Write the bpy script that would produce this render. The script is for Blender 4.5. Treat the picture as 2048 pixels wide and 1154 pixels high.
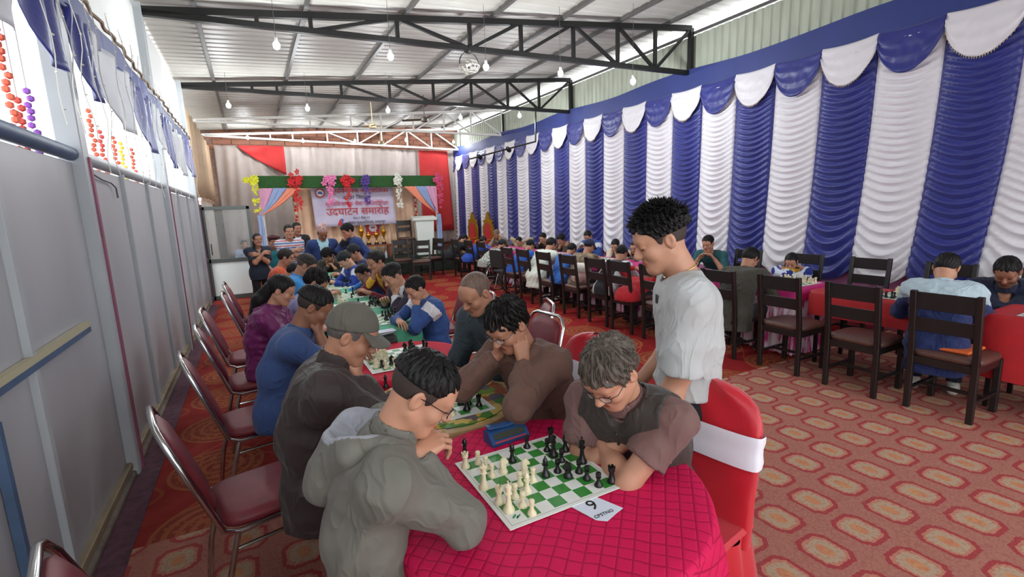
import bpy, math, random
import numpy as np
from mathutils import Vector, Matrix
for _o in list(bpy.data.objects): bpy.data.objects.remove(_o)
SC = bpy.context.scene
COL = SC.collection
R = math.radians
# ---------------------------------------------------------------- camera
FPX, CH = 965.0, 1.70                     # focal length in pixels of the 2048 px frame, eye height
YAW, PITCH, ROLL = R(27.9), R(9.6), R(-2.1)
def _cam_axes():
    cy, sy = math.cos(YAW), math.sin(YAW)
    r = np.array([cy, -sy, 0.]); f = np.array([sy, cy, 0.]); u = np.array([0, 0, 1.])
    f2 = f*math.cos(PITCH)-u*math.sin(PITCH); u2 = u*math.cos(PITCH)+f*math.sin(PITCH)
    return r*math.cos(ROLL)+u2*math.sin(ROLL), u2*math.cos(ROLL)-r*math.sin(ROLL), f2
CR, CU, CF = _cam_axes()
EYE = np.array([0, 0, CH])
cd = bpy.data.cameras.new('camera'); cam = bpy.data.objects.new('camera', cd); COL.objects.link(cam)
cd.sensor_width = 36; cd.sensor_fit = 'HORIZONTAL'; cd.lens = FPX/2048*36; cd.clip_start = .05; cd.clip_end = 300
cam.matrix_world = Matrix(((CR[0], CU[0], -CF[0], 0), (CR[1], CU[1], -CF[1], 0), (CR[2], CU[2], -CF[2], CH), (0, 0, 0, 1)))
SC.camera = cam
# ---------------------------------------------------------------- world, exposure
w = bpy.data.worlds.new('overcast_sky'); SC.world = w; w.use_nodes = True
_b = w.node_tree.nodes['Background']; _b.inputs[0].default_value = (.93, .97, 1.0, 1); _b.inputs[1].default_value = 2.5
vs = SC.view_settings
vs.view_transform = 'Standard'; vs.look = 'None'; vs.gamma = 1; vs.use_curve_mapping = False; vs.exposure = 0.3
BULB_W = 48.0
# ---------------------------------------------------------------- survey helpers (photo pixel -> point at a known height / wall / distance)
def _ray(x, y): return CR*(x-1024)-CU*(y-577)+CF*FPX
def onz(x, y, z): d = _ray(x, y); return EYE+d*((z-CH)/d[2])
def onx(x, y, X): d = _ray(x, y); return EYE+d*(X/d[0])
def ony(x, y, Y): d = _ray(x, y); return EYE+d*(Y/d[1])
def at(x, y, dist): return EYE+_ray(x, y)/FPX*dist
def V3(*a): return np.array(a, float)
def nrm(v): v = np.asarray(v, float); return v/max(np.linalg.norm(v), 1e-9)
# ---------------------------------------------------------------- materials
def lin(c):
    c = [x/255. for x in c]
    return tuple((x/12.92 if x <= .04045 else ((x+.055)/1.055)**2.4) for x in c)+(1.,)
_M = {}
def mat(name, rgb=(128, 128, 128), rough=.6, metal=0., var=.0, vscale=30., bump=0., bscale=200., sheen=0., coat=0., emit=0., trans=0., alpha=1., rgb2=None, stretch=None, spec=.5, sss=0.):
    """procedural principled material: colour with noise variation, noise bump"""
    if name in _M: return _M[name]
    m = bpy.data.materials.new(name); m.use_nodes = True; _M[name] = m
    nt = m.node_tree; N = nt.nodes; L = nt.links; p = N['Principled BSDF']
    c = lin(rgb)
    p.inputs['Base Color'].default_value = c; p.inputs['Roughness'].default_value = rough; p.inputs['Metallic'].default_value = metal
    p.inputs['Specular IOR Level'].default_value = spec
    if sheen: p.inputs['Sheen Weight'].default_value = sheen
    if coat: p.inputs['Coat Weight'].default_value = coat
    if trans: p.inputs['Transmission Weight'].default_value = trans
    if alpha < 1: p.inputs['Alpha'].default_value = alpha
    if sss: p.inputs['Subsurface Weight'].default_value = sss; p.inputs['Subsurface Radius'].default_value = (.01, .004, .002)
    if emit: p.inputs['Emission Color'].default_value = c; p.inputs['Emission Strength'].default_value = emit
    if var or bump or rgb2:
        tc = N.new('ShaderNodeTexCoord'); src = tc.outputs['Object']
        if stretch:
            mp = N.new('ShaderNodeMapping'); mp.inputs['Scale'].default_value = stretch; L.new(src, mp.inputs[0]); src = mp.outputs[0]
        if var or rgb2:
            nz = N.new('ShaderNodeTexNoise'); nz.inputs['Scale'].default_value = vscale; nz.inputs['Detail'].default_value = 4; L.new(src, nz.inputs['Vector'])
            cr = N.new('ShaderNodeValToRGB'); L.new(nz.outputs['Fac'], cr.inputs[0])
            c2 = lin(rgb2) if rgb2 else None
            a = c2 if c2 else tuple(max(0, x*(1-var)) for x in c[:3])+(1,)
            b = c if c2 else tuple(min(1, x*(1+var)) for x in c[:3])+(1,)
            cr.color_ramp.elements[0].position = .3; cr.color_ramp.elements[1].position = .7
            cr.color_ramp.elements[0].color = a; cr.color_ramp.elements[1].color = b
            L.new(cr.outputs[0], p.inputs['Base Color'])
        if bump:
            nb = N.new('ShaderNodeTexNoise'); nb.inputs['Scale'].default_value = bscale; nb.inputs['Detail'].default_value = 3; L.new(src, nb.inputs['Vector'])
            bp = N.new('ShaderNodeBump'); bp.inputs['Strength'].default_value = bump; bp.inputs['Distance'].default_value = .01
            L.new(nb.outputs['Fac'], bp.inputs['Height']); L.new(bp.outputs[0], p.inputs['Normal'])
    return m
def graph(name, rough=.6):
    """empty principled material whose nodes are wired by the caller"""
    m = bpy.data.materials.new(name); m.use_nodes = True; _M[name] = m
    p = m.node_tree.nodes['Principled BSDF']; p.inputs['Roughness'].default_value = rough
    return m, m.node_tree.nodes, m.node_tree.links, p
class NG:
    """tiny math helper on shader nodes"""
    def __init__(s, N, L): s.N, s.L = N, L
    def m(s, op, a, b=None, c=None):
        n = s.N.new('ShaderNodeMath'); n.operation = op
        for i, v in enumerate((a, b, c)):
            if v is None: continue
            if isinstance(v, (int, float)): n.inputs[i].default_value = v
            else: s.L.new(v, n.inputs[i])
        return n.outputs[0]
    def mix(s, f, a, b):
        n = s.N.new('ShaderNodeMix'); n.data_type = 'RGBA'
        for k, v in ((0, f), (6, a), (7, b)):
            if isinstance(v, (int, float)): n.inputs[k].default_value = v
            elif isinstance(v, tuple): n.inputs[k].default_value = v
            else: s.L.new(v, n.inputs[k])
        return n.outputs[2]
    def xyz(s, kind='Object'):
        tc = s.N.new('ShaderNodeTexCoord'); sp = s.N.new('ShaderNodeSeparateXYZ'); s.L.new(tc.outputs[kind], sp.inputs[0]); return sp.outputs
    def noise(s, scale, detail=3, vec=None):
        n = s.N.new('ShaderNodeTexNoise'); n.inputs['Scale'].default_value = scale; n.inputs['Detail'].default_value = detail
        if vec is None:
            tc = s.N.new('ShaderNodeTexCoord'); vec = tc.outputs['Object']
        s.L.new(vec, n.inputs['Vector']); return n.outputs['Fac']
# ---------------------------------------------------------------- objects
def tag(o, label=None, cat=None, group=None, kind=None):
    if label: o['label'] = label
    if cat: o['category'] = cat
    if group: o['group'] = group
    if kind: o['kind'] = kind
    return o
def empty(name, loc=(0, 0, 0), rz=0., parent=None):
    o = bpy.data.objects.new(name, None); COL.objects.link(o); o.location = tuple(float(x) for x in loc); o.rotation_euler = (0, 0, rz)
    o.empty_display_size = .1
    if parent: o.parent = parent
    return o
def mesh_obj(name, V, F, mats, parent=None, smooth=True, midx=None, loc=None):
    me = bpy.data.meshes.new(name)
    V = np.asarray(V, np.float32)
    if isinstance(F, np.ndarray):
        me.vertices.add(len(V)); me.vertices.foreach_set('co', V.ravel())
        n = F.shape[1]; me.loops.add(F.size); me.loops.foreach_set('vertex_index', F.astype(np.int32).ravel())
        me.polygons.add(len(F)); me.polygons.foreach_set('loop_start', np.arange(0, F.size, n, dtype=np.int32))
        me.update(calc_edges=True)
    else:
        me.from_pydata([tuple(map(float, v)) for v in V], [], [tuple(int(i) for i in f) for f in F]); me.update()
    if not isinstance(mats, (list, tuple)): mats = [mats]
    for m in mats: me.materials.append(m)
    if midx is not None and len(me.polygons): me.polygons.foreach_set('material_index', np.asarray(midx, np.int32))
    if smooth is True: me.polygons.foreach_set('use_smooth', np.ones(len(me.polygons), bool))
    o = bpy.data.objects.new(name, me); COL.objects.link(o)
    if loc is not None: o.location = tuple(float(x) for x in loc)
    if parent: o.parent = parent
    if smooth == 'auto':
        me.polygons.foreach_set('use_smooth', np.ones(len(me.polygons), bool)); me.set_sharp_from_angle(angle=R(38))
    return o
def frame_to(d, up=(0, 0, 1)):
    d = nrm(d); u = np.asarray(up, float)
    if abs(d@u) > .98: u = V3(1, 0, 0)
    x = nrm(np.cross(u, d)); y = np.cross(d, x); return x, y, d
class MB:
    def __init__(s): s.V, s.F, s.I, s.n = [], [], [], 0
    def add(s, V, F, mi=0):
        V = np.asarray(V, float).reshape(-1, 3); s.V.append(V)
        for f in F: s.F.append(tuple(int(i)+s.n for i in f)); s.I.append(mi)
        s.n += len(V); return s
    def box(s, c, size, rz=0., mi=0, ax=None, b=0.):
        """box, optionally with chamfered edges b; ax = 3 axes"""
        hx, hy, hz = [x/2. for x in size]
        if ax is None: ax = (V3(math.cos(rz), math.sin(rz), 0), V3(-math.sin(rz), math.cos(rz), 0), V3(0, 0, 1))
        A = np.array(ax); c = np.asarray(c, float)
        if b <= 0:
            P = np.array([(x, y, z) for z in (-hz, hz) for y in (-hy, hy) for x in (-hx, hx)])
            F = [(0, 2, 3, 1), (4, 5, 7, 6), (0, 1, 5, 4), (2, 6, 7, 3), (0, 4, 6, 2), (1, 3, 7, 5)]
            return s.add(c+P@A, F, mi)
        b = min(b, hx*.9, hy*.9, hz*.9); P = []; idx = {}
        for sx in (-1, 1):
            for sy in (-1, 1):
                for sz in (-1, 1):
                    for k in range(3):
                        q = [sx*(hx-b), sy*(hy-b), sz*(hz-b)]; q[k] += (sx, sy, sz)[k]*b
                        idx[(sx, sy, sz, k)] = len(P); P.append(q)
        F = []
        for k in range(3):
            a1, a2 = (k+1) % 3, (k+2) % 3
            for sg in (-1, 1):
                q = []
                for u, v in ((-1, -1), (1, -1), (1, 1), (-1, 1)):
                    t = [0, 0, 0]; t[k] = sg; t[a1] = u; t[a2] = v; q.append(idx[(*t, k)])
                F.append(tuple(q if sg > 0 else q[::-1]))
            for u in (-1, 1):
                for v in (-1, 1):
                    t0 = [0, 0, 0]; t0[a1] = u; t0[a2] = v; t1 = list(t0); t0[k] = -1; t1[k] = 1
                    q = (idx[(*t0, a1)], idx[(*t1, a1)], idx[(*t1, a2)], idx[(*t0, a2)]); F.append(q if u*v > 0 else q[::-1])
        for sx in (-1, 1):
            for sy in (-1, 1):
                for sz in (-1, 1):
                    q = tuple(idx[(sx, sy, sz, k)] for k in range(3)); F.append(q if sx*sy*sz > 0 else q[::-1])
        return s.add(c+np.array(P)@A, F, mi)
    def beam(s, a, b, wd, ht=None, mi=0, up=(0, 0, 1), bv=0.):
        a, b = np.asarray(a, float), np.asarray(b, float); x, y, d = frame_to(b-a, up)
        return s.box((a+b)/2, (wd, ht or wd, np.linalg.norm(b-a)), ax=(x, y, d), mi=mi, b=bv)
    def tube(s, pts, r, n=8, mi=0, caps=True, closed=False):
        pts = [np.asarray(p, float) for p in pts]; m = len(pts); rr = r if hasattr(r, '__len__') else [r]*m
        V = []; x0 = None
        for i in range(m):
            a = pts[i-1] if (i > 0 or closed) else pts[i]; b = pts[(i+1) % m] if (i < m-1 or closed) else pts[i]
            d = nrm(b-a)
            if x0 is None: x0, _, _ = frame_to(d)
            x = nrm(x0-d*(x0@d)); y = np.cross(d, x); x0 = x
            for k in range(n):
                t = 2*math.pi*k/n; V.append(pts[i]+rr[i]*(x*math.cos(t)+y*math.sin(t)))
        F = []
        for i in range(m if closed else m-1):
            j = (i+1) % m
            for k in range(n):
                l = (k+1) % n; F.append((i*n+k, i*n+l, j*n+l, j*n+k))
        if caps and not closed: F.append(tuple(range(n-1, -1, -1))); F.append(tuple((m-1)*n+k for k in range(n)))
        return s.add(V, F, mi)
    def lathe(s, prof, n=16, c=(0, 0, 0), mi=0, ax=None, caps=True):
        V = []; c = np.asarray(c, float)
        A = np.array(ax) if ax is not None else np.eye(3)
        for r, z in prof:
            for k in range(n):
                t = 2*math.pi*k/n; V.append((r*math.cos(t), r*math.sin(t), z))
        F = []
        for i in range(len(prof)-1):
            for k in range(n):
                l = (k+1) % n; F.append((i*n+k, i*n+l, (i+1)*n+l, (i+1)*n+k))
        if caps: F.append(tuple(range(n-1, -1, -1))); F.append(tuple((len(prof)-1)*n+k for k in range(n)))
        return s.add(c+np.array(V)@A, F, mi)
    def grid(s, fn, nu, nv, mi=0, wrap=False):
        V = [fn(i/(nu-1 if not wrap else nu), j/(nv-1)) for j in range(nv) for i in range(nu)]
        F = []
        for j in range(nv-1):
            for i in range(nu if wrap else nu-1):
                k = (i+1) % nu; F.append((j*nu+i, j*nu+k, (j+1)*nu+k, (j+1)*nu+i))
        return s.add(V, F, mi)
    def ball(s, c, r, n=10, mi=0):
        r = r if hasattr(r, '__len__') else (r, r, r); m = max(4, n//2+1); c = np.asarray(c, float)
        return s.grid(lambda u, v: c+V3(r[0]*math.sin(math.pi*v)*math.cos(2*math.pi*u), r[1]*math.sin(math.pi*v)*math.sin(2*math.pi*u), -r[2]*math.cos(math.pi*v)), n, m, mi, wrap=True)
    def prism(s, pts2, o, ux, uy, nz, mi=0):
        """extrude a 2-D outline (ccw) spanned by ux, uy by the vector nz"""
        o, ux, uy, nz = [np.asarray(a, float) for a in (o, ux, uy, nz)]; n = len(pts2)
        P = [o+ux*p[0]+uy*p[1] for p in pts2]; V = P+[p+nz for p in P]
        F = [tuple(range(n-1, -1, -1)), tuple(range(n, 2*n))]+[(i, (i+1) % n, n+(i+1) % n, n+i) for i in range(n)]
        return s.add(V, F, mi)
    def build(s, name, mats, parent=None, smooth='auto', loc=None):
        V = np.concatenate(s.V)
        return mesh_obj(name, V, s.F, mats, parent, smooth, s.I if any(s.I) else None, loc)
def copy_tree(o, parent=None, loc=None, rz=None):
    c = o.copy(); COL.objects.link(c); c.parent = parent
    if loc is not None: c.location = tuple(float(x) for x in loc)
    if rz is not None: c.rotation_euler = (0, 0, rz)
    for ch in o.children: copy_tree(ch, c)
    return c
def text_obj(name, body, size, mtl, parent, origin, ux, uy, extrude=.0006, align='CENTER', shear=0.):
    """flat lettering lying in the plane spanned by ux (reading direction) and uy"""
    cu = bpy.data.curves.new(name, 'FONT'); cu.body = body; cu.size = size; cu.align_x = align; cu.align_y = 'CENTER'; cu.extrude = extrude; cu.shear = shear; cu.resolution_u = 2
    o = bpy.data.objects.new(name, cu); COL.objects.link(o)
    bpy.context.view_layer.update()
    me = bpy.data.meshes.new_from_object(o.evaluated_get(bpy.context.evaluated_depsgraph_get()))
    bpy.data.objects.remove(o)
    ux, uy = nrm(ux), nrm(uy); nz = np.cross(ux, uy); A = np.array([ux, uy, nz])
    co = np.empty(len(me.vertices)*3, np.float32); me.vertices.foreach_get('co', co); co = co.reshape(-1, 3)@A+np.asarray(origin)
    me.vertices.foreach_set('co', co.astype(np.float32).ravel()); me.materials.clear(); me.materials.append(mtl); me.update()
    o = bpy.data.objects.new(name, me); COL.objects.link(o); o.parent = parent
    return o
# ================================================================ SETTING
XL, XR, YB, Y0 = -.92, 6.88, 17.2, -2.6
def roofz(x): return 4.17+(x+.9)*.0542
M_sheet = mat('roof_sheet', (176, 173, 166), .5, var=.06, vscale=2.5)
M_blk = mat('black_steel', (24, 23, 23), .45, metal=.3, var=.2, vscale=40)
M_wsteel = mat('white_steel', (214, 212, 206), .45, var=.08, vscale=30)
M_purlin = mat('grey_steel', (92, 90, 88), .5, metal=.2, var=.2, vscale=20)
# ---- floor: flower-pattern carpet in front of y = 2.97, medallion carpet behind it
def carpet_material():
    m, N, L, p = graph('carpet', .95); g = NG(N, L); p.inputs['Sheen Weight'].default_value = .0; p.inputs['Specular IOR Level'].default_value = .15
    x, y, z = g.xyz()
    n1 = g.noise(60, 2); n2 = g.noise(9, 4); n3 = g.noise(1.2, 2)
    # --- near carpet: rows of framed flower panels
    row = g.m('FLOOR', g.m('DIVIDE', g.m('ADD', y, .035), .265)); sh = g.m('MULTIPLY', row, -.043)
    u = g.m('SUBTRACT', g.m('FRACT', g.m('DIVIDE', g.m('ADD', g.m('ADD', x, 9.94), sh), .305)), .5); v = g.m('SUBTRACT', g.m('FRACT', g.m('DIVIDE', g.m('ADD', y, .035), .265)), .5)
    wob = g.m('MULTIPLY', g.m('SUBTRACT', n1, .5), .07)
    au = g.m('ADD', g.m('MULTIPLY', g.m('ABSOLUTE', u), .305), g.m('MULTIPLY', wob, .3)); av = g.m('ADD', g.m('MULTIPLY', g.m('ABSOLUTE', v), .265), g.m('MULTIPLY', wob, .3))
    dd = g.m('MAXIMUM', g.m('MAXIMUM', g.m('DIVIDE', au, .103), g.m('DIVIDE', av, .112)), g.m('DIVIDE', g.m('ADD', au, av), .172))
    frame = g.m('MULTIPLY', g.m('LESS_THAN', dd, 1.), g.m('GREATER_THAN', dd, .80))
    inner = g.m('LESS_THAN', g.m('ADD', dd, g.m('MULTIPLY', wob, 2.)), .66); mid = g.m('LESS_THAN', dd, .80)
    core = g.m('LESS_THAN', g.m('ADD', g.m('POWER', g.m('DIVIDE', au, .030), 2.), g.m('POWER', g.m('DIVIDE', av, .046), 2.)), 1.)
    nsw = N.new('ShaderNodeTexVoronoi'); nsw.inputs['Scale'].default_value = 26; tc = N.new('ShaderNodeTexCoord'); L.new(tc.outputs['Object'], nsw.inputs['Vector'])
    swirl = g.m('GREATER_THAN', g.m('SINE', g.m('MULTIPLY', nsw.outputs['Distance'], 15.)), .45)
    base = g.mix(g.m('MULTIPLY', swirl, .5), lin((168, 112, 98)), lin((150, 88, 80)))
    c = g.mix(frame, base, lin((158, 62, 66)))
    c = g.mix(mid, c, lin((184, 122, 102)))
    c = g.mix(inner, c, lin((176, 150, 126)))
    c = g.mix(g.m('MULTIPLY', core, g.m('ADD', .45, g.m('MULTIPLY', n1, .6))), c, g.mix(g.noise(14, 1), lin((188, 84, 72)), lin((202, 150, 84))))
    near = g.mix(g.m('MULTIPLY', g.m('GREATER_THAN', n1, .55), .3), c, lin((150, 92, 82)))
    # --- far carpet: red with gold medallions
    row2 = g.m('FLOOR', g.m('DIVIDE', y, .74)); off = g.m('MULTIPLY', g.m('MODULO', row2, 2.), .42)
    u2 = g.m('SUBTRACT', g.m('FRACT', g.m('DIVIDE', g.m('ADD', g.m('ADD', x, 10.05), g.m('MULTIPLY', off, .0)), .84)), .5)
    v2 = g.m('SUBTRACT', g.m('FRACT', g.m('DIVIDE', g.m('ADD', y, .35), .74)), .5)
    r = g.m('SQRT', g.m('ADD', g.m('POWER', g.m('MULTIPLY', u2, .84), 2.), g.m('POWER', g.m('MULTIPLY', v2, .74), 2.)))
    disc = g.m('LESS_THAN', r, .29); ring = g.m('GREATER_THAN', g.m('SINE', g.m('MULTIPLY', r, 95.)), .2)
    vor = N.new('ShaderNodeTexVoronoi'); vor.inputs['Scale'].default_value = 30; L.new(tc.outputs['Object'], vor.inputs['Vector'])
    leaf = g.m('LESS_THAN', vor.outputs['Distance'], .36)
    gold = g.mix(g.m('MULTIPLY', g.m('MAXIMUM', ring, leaf), .62), lin((132, 50, 40)), lin((166, 98, 58)))
    red = g.mix(n2, lin((128, 24, 28)), lin((150, 36, 36)))
    lines = g.m('LESS_THAN', g.m('ABSOLUTE', g.m('SUBTRACT', g.m('SINE', g.m('ADD', g.m('MULTIPLY', x, 7.48), g.m('MULTIPLY', g.m('SINE', g.m('MULTIPLY', y, 8.49)), 1.2))), .0)), .10)
    red = g.mix(g.m('MULTIPLY', lines, .6), red, lin((158, 84, 52)))
    far = g.mix(disc, red, gold)
    col = g.mix(g.m('LESS_THAN', y, 2.97), far, near)
    # worn, dusty area by the left wall
    dust = g.m('MULTIPLY', g.m('LESS_THAN', g.m('ADD', g.m('MULTIPLY', n3, .3), x), .25), .35)
    col = g.mix(g.m('MULTIPLY', dust, n2), col, lin((120, 84, 66)))
    L.new(col, p.inputs['Base Color'])
    bp = N.new('ShaderNodeBump'); bp.inputs['Strength'].default_value = .35; bp.inputs['Distance'].default_value = .004; L.new(g.noise(350, 2), bp.inputs['Height']); L.new(bp.outputs[0], p.inputs['Normal'])
    return m
b = MB(); b.box(((XL+XR)/2, (Y0+YB)/2, -.05), (XR-XL+.7, YB-Y0+.6, .1)); fl = tag(b.build('floor', carpet_material(), smooth=False), kind='structure')
b = MB(); b.box((-.80, (Y0+11)/2, .003), (.13, 11-Y0, .006)); b.build('edge_strip', mat('purple_edge', (86, 52, 66), .9, var=.35, vscale=18), fl, smooth=False)
b = MB(); b.box((-.895, (Y0+11)/2, .02), (.06, 11-Y0, .04), b=.01); tag(b.build('baseboard_left', mat('kerb_concrete', (112, 100, 90), .9, var=.3, vscale=8)), kind='structure')
b = MB(); b.box((-8, 6, -.12), (14, 34, .04)); tag(b.build('ground_outside', mat('outside_ground', (200, 196, 190), .9, var=.1, vscale=2), smooth=False), kind='structure')
# ---- roof: ribbed sheets, purlins
b = MB(); ys = np.arange(Y0-.2, YB+.2, .2); prof = []
for y in ys: prof += [(y, 0), (y+.14, 0), (y+.155, -.012), (y+.185, -.012)]
V = []; F = []
for x in (XL-.45, XR+.12):
    for y, dz in prof: V.append((x, y, roofz(x)+.09+dz))
n = len(prof)
for i in range(n-1): F.append((i, i+1, n+i+1, n+i))
b.add(V, F); b.add([(v[0], v[1], v[2]+.03) for v in V], [f[::-1] for f in F])
roof = tag(b.build('ceiling', M_sheet, smooth=False), kind='structure')
for s in (.075, .235, .40, .56, .70, .83, .95):
    x = -.9+7.75*s; b = MB(); b.box((x, (Y0+YB)/2, roofz(x)+.043), (.05, YB-Y0, .05)); b.build('purlin', M_purlin, roof, smooth=False)
# ---- right wall: ribbed metal sheet
b = MB(); V = []; F = []; prof = []
for y in np.arange(Y0, YB, .14): prof += [(y, 0), (y+.08, 0), (y+.1, .02), (y+.12, .02)]
for z in (0, 4.44):
    for y, dx in prof: V.append((XR+.06+dx, y, z))
n = len(prof)
for i in range(n-1): F.append((i, n+i, n+i+1, i+1))
b.add(V, F); b.add([(v[0]+.02, v[1], v[2]) for v in V], [f[::-1] for f in F])
tag(b.build('wall_right', mat('wall_sheet', (176, 182, 166), .5, var=.12, vscale=3, stretch=(1, 3, .6)), smooth=False), kind='structure')
b = MB(); b.box((XR+.04, (Y0+YB)/2, 4.47), (.05, YB-Y0, .035)); tag(b.build('trim_1', M_purlin, smooth=False), kind='structure')
# ---- back wall: brick gable seen above the stage cloth
bw = empty('wall_back', (0, YB, 0)); tag(bw, kind='structure')
b = MB(); b.box(((XL+XR)/2, .14, 2.3), (XR-XL+.6, .2, 4.6)); b.build('masonry', mat('mortar', (120, 96, 84), .95, var=.2, vscale=9), bw, smooth=False)
M_brick = mat('brick', (138, 92, 74), .9, var=.25, vscale=3)
bb = MB(); bb.box((0, 0, 0), (.47, .05, .135), b=.008); b0 = None
for j in range(6):
    for i in range(16):
        x = -.75+i*.49+(j % 2)*.245; z = 3.78+j*.15
        if x > XR or z > roofz(x)+.08: continue
        if b0 is None: b0 = bb.build('brick', M_brick, bw); o = b0
        else: o = b0.copy(); COL.objects.link(o)
        o.location = (x, .03, z)
# ---- left wall: grey sheet panels between posts, blue top rail, opening above
wl = empty('wall_left', (XL, 0, 0)); tag(wl, kind='structure')
M_panel = mat('grey_panel', (168, 168, 172), .42, var=.12, vscale=1.2, bump=.05, bscale=4, stretch=(1, 1, .5))
M_gpost = mat('post_grey', (168, 172, 176), .45, var=.06, vscale=4)
M_strip = mat('post_strip', (132, 70, 92), .6, var=.15, vscale=6)
M_railb = mat('rail_blue', (70, 92, 122), .5, var=.15, vscale=8)
posts = [.4, 3.95, 7.4, 11.1]
edges = [Y0]+posts
for k in range(4):
    a, c = edges[k]+.06, edges[k+1]-.06; nseg = max(1, int(round((c-a)/1.12)))
    for i in range(nseg):
        u0 = a+(c-a)*i/nseg; u1 = a+(c-a)*(i+1)/nseg
        b = MB(); b.box((0, (u0+u1)/2, 1.06), (.02, u1-u0-.012, 2.0), b=.004); b.build('wall_panel', M_panel, wl)
        if i:
            b = MB(); b.box((.02, u0, 1.06), (.035, .05, 2.04), b=.004); b.build('rib', M_gpost, wl)
    b = MB(); b.tube([(0.01, a, 2.11), (0.01, c, 2.11)], .042, 10); b.build('rail', M_railb if k < 2 else M_gpost, wl)
    b = MB(); b.box((.018, (a+c)/2, .075), (.045, c-a, .05), b=.006); b.build('bottom_rail', mat('rail_tan', (140, 124, 100), .6, var=.2, vscale=9), wl)
for y in posts:
    b = MB(); b.box((0.01, y, 2.1), (.12, .13, 4.2), b=.006); b.build('post', M_gpost, wl)
    b = MB(); b.box((.075, y+.035, 1.05), (.01, .04, 2.1)); b.build('post_strip', M_strip, wl, smooth=False)
# gate frame in the first bay: tan-and-blue cross bar, blue stile
q0, q1 = onx(0, 775, XL+.03), onx(176, 660, XL+.03)
for nm, dz, mt in (('cross_bar', .0, M_railb), ('cross_bar', .03, mat('rail_cream', (176, 168, 140), .6))):
    b = MB(); b.box((.03, (q0[1]+q1[1])/2-.3, (q0[2]+q1[2])/2+dz), (.03, abs(q1[1]-q0[1])+.6, .03)); b.build(nm, mt, wl, smooth=False)
q = onx(30, 1030, XL+.03); b = MB(); b.box((.03, q[1], .5), (.03, .03, 1.0)); b.build('gate_stile', M_railb, wl, smooth=False)
# upper sheet above the opening
b = MB(); b.box((-.02, (Y0+11.1)/2, 3.72), (.02, 11.1-Y0, .84)); b.build('upper_sheet', mat('white_sheet', (238, 240, 236), .6, var=.03, vscale=3), wl, smooth=False)
# cable loop stapled on the panels
b = MB(); pts = [onx(x, y, XL+.03) for x, y in ((165, 345), (185, 348), (205, 360), (222, 366), (232, 376), (236, 396))]
b.tube([p-V3(XL, 0, 0) for p in pts], .006, 6); b.build('cable', mat('cable_grey', (90, 92, 98), .6), wl)
# far end of the left side: cloth panel and the wall behind the open door
def cloth_grid(fn, nu, nv, name, m, parent=None, thick=.006):
    b = MB(); b.grid(fn, nu, nv); o = b.build(name, m, parent, smooth=True); md = o.modifiers.new('thickness', 'SOLIDIFY'); md.thickness = thick; return o
M_beige = mat('beige_cloth', (196, 166, 134), .8, var=.08, vscale=6, bump=.15, bscale=60)
M_grey = mat('grey_cloth', (164, 152, 147), .85, var=.06, vscale=4, bump=.1, bscale=80)
M_redc = mat('red_cloth', (172, 36, 36), .8, var=.1, vscale=4, bump=.1, bscale=80)
lc = cloth_grid(lambda u, v: V3(XL+.05+.03*math.sin(u*40), 11.25+u*5.8, 3.75-v*1.65+.05*math.sin(u*3)), 90, 4, 'cloth_screen', M_beige)
tag(lc, 'pleated beige cloth hung high beside the glass door', 'curtain')
b = MB(); b.box((XL-.05, 15.2, 1.05), (.06, 4.2, 2.1)); tag(b.build('wall_left_rear', mat('pale_rear', (205, 196, 190), .8, var=.08, vscale=2), smooth=False), kind='structure')
# ---- stage back cloth on the back wall
def bw_cloth(u, v):
    x = XL+.2+u*(XR-XL-.3); z = 3.80-v*3.3
    f = .05*math.sin(x*9+.6*math.sin(v*3))*(.4+.6*v)+.03*math.sin(x*21+v*4)
    for cx in (1.9, 3.3, 4.9, .7): f += .10*math.exp(-((x-cx)/(.05+.55*v))**2)*max(0, 1-abs(v-.12)*1.5)*math.sin((x-cx)*30/(1+6*v))
    return V3(x, YB-.16+f, z)
bc = cloth_grid(bw_cloth, 170, 26, 'stage_back_cloth', M_grey); tag(bc, 'grey cloth gathered in folds across the rear wall behind the stage', 'curtain')
def redtri(u, v):
    # red cloth triangle hanging in the upper left corner
    x = .0+u*1.25; z0 = 3.80; zb = 3.80-.85*u**.8-.02
    return V3(x-.1, YB-.30+.03*math.sin(u*9+v*5), z0+(zb-z0)*v)
o = cloth_grid(redtri, 20, 10, 'red_cloth', M_redc); tag(o, 'red cloth wedge pinned up at the grey stage cloth near the left side', 'cloth')
p0, p1 = ony(838, 300, YB-.35), ony(905, 460, YB-.35)
o = cloth_grid(lambda u, v: V3(p0[0]+(p1[0]-p0[0]+.1*v)*u, YB-.27+.02*math.sin(u*8+v*3), p0[2]+(p1[2]-p0[2])*v), 16, 12, 'red_cloth', M_redc); tag(o, 'long red cloth panel hanging behind the white podium', 'cloth')
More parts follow.
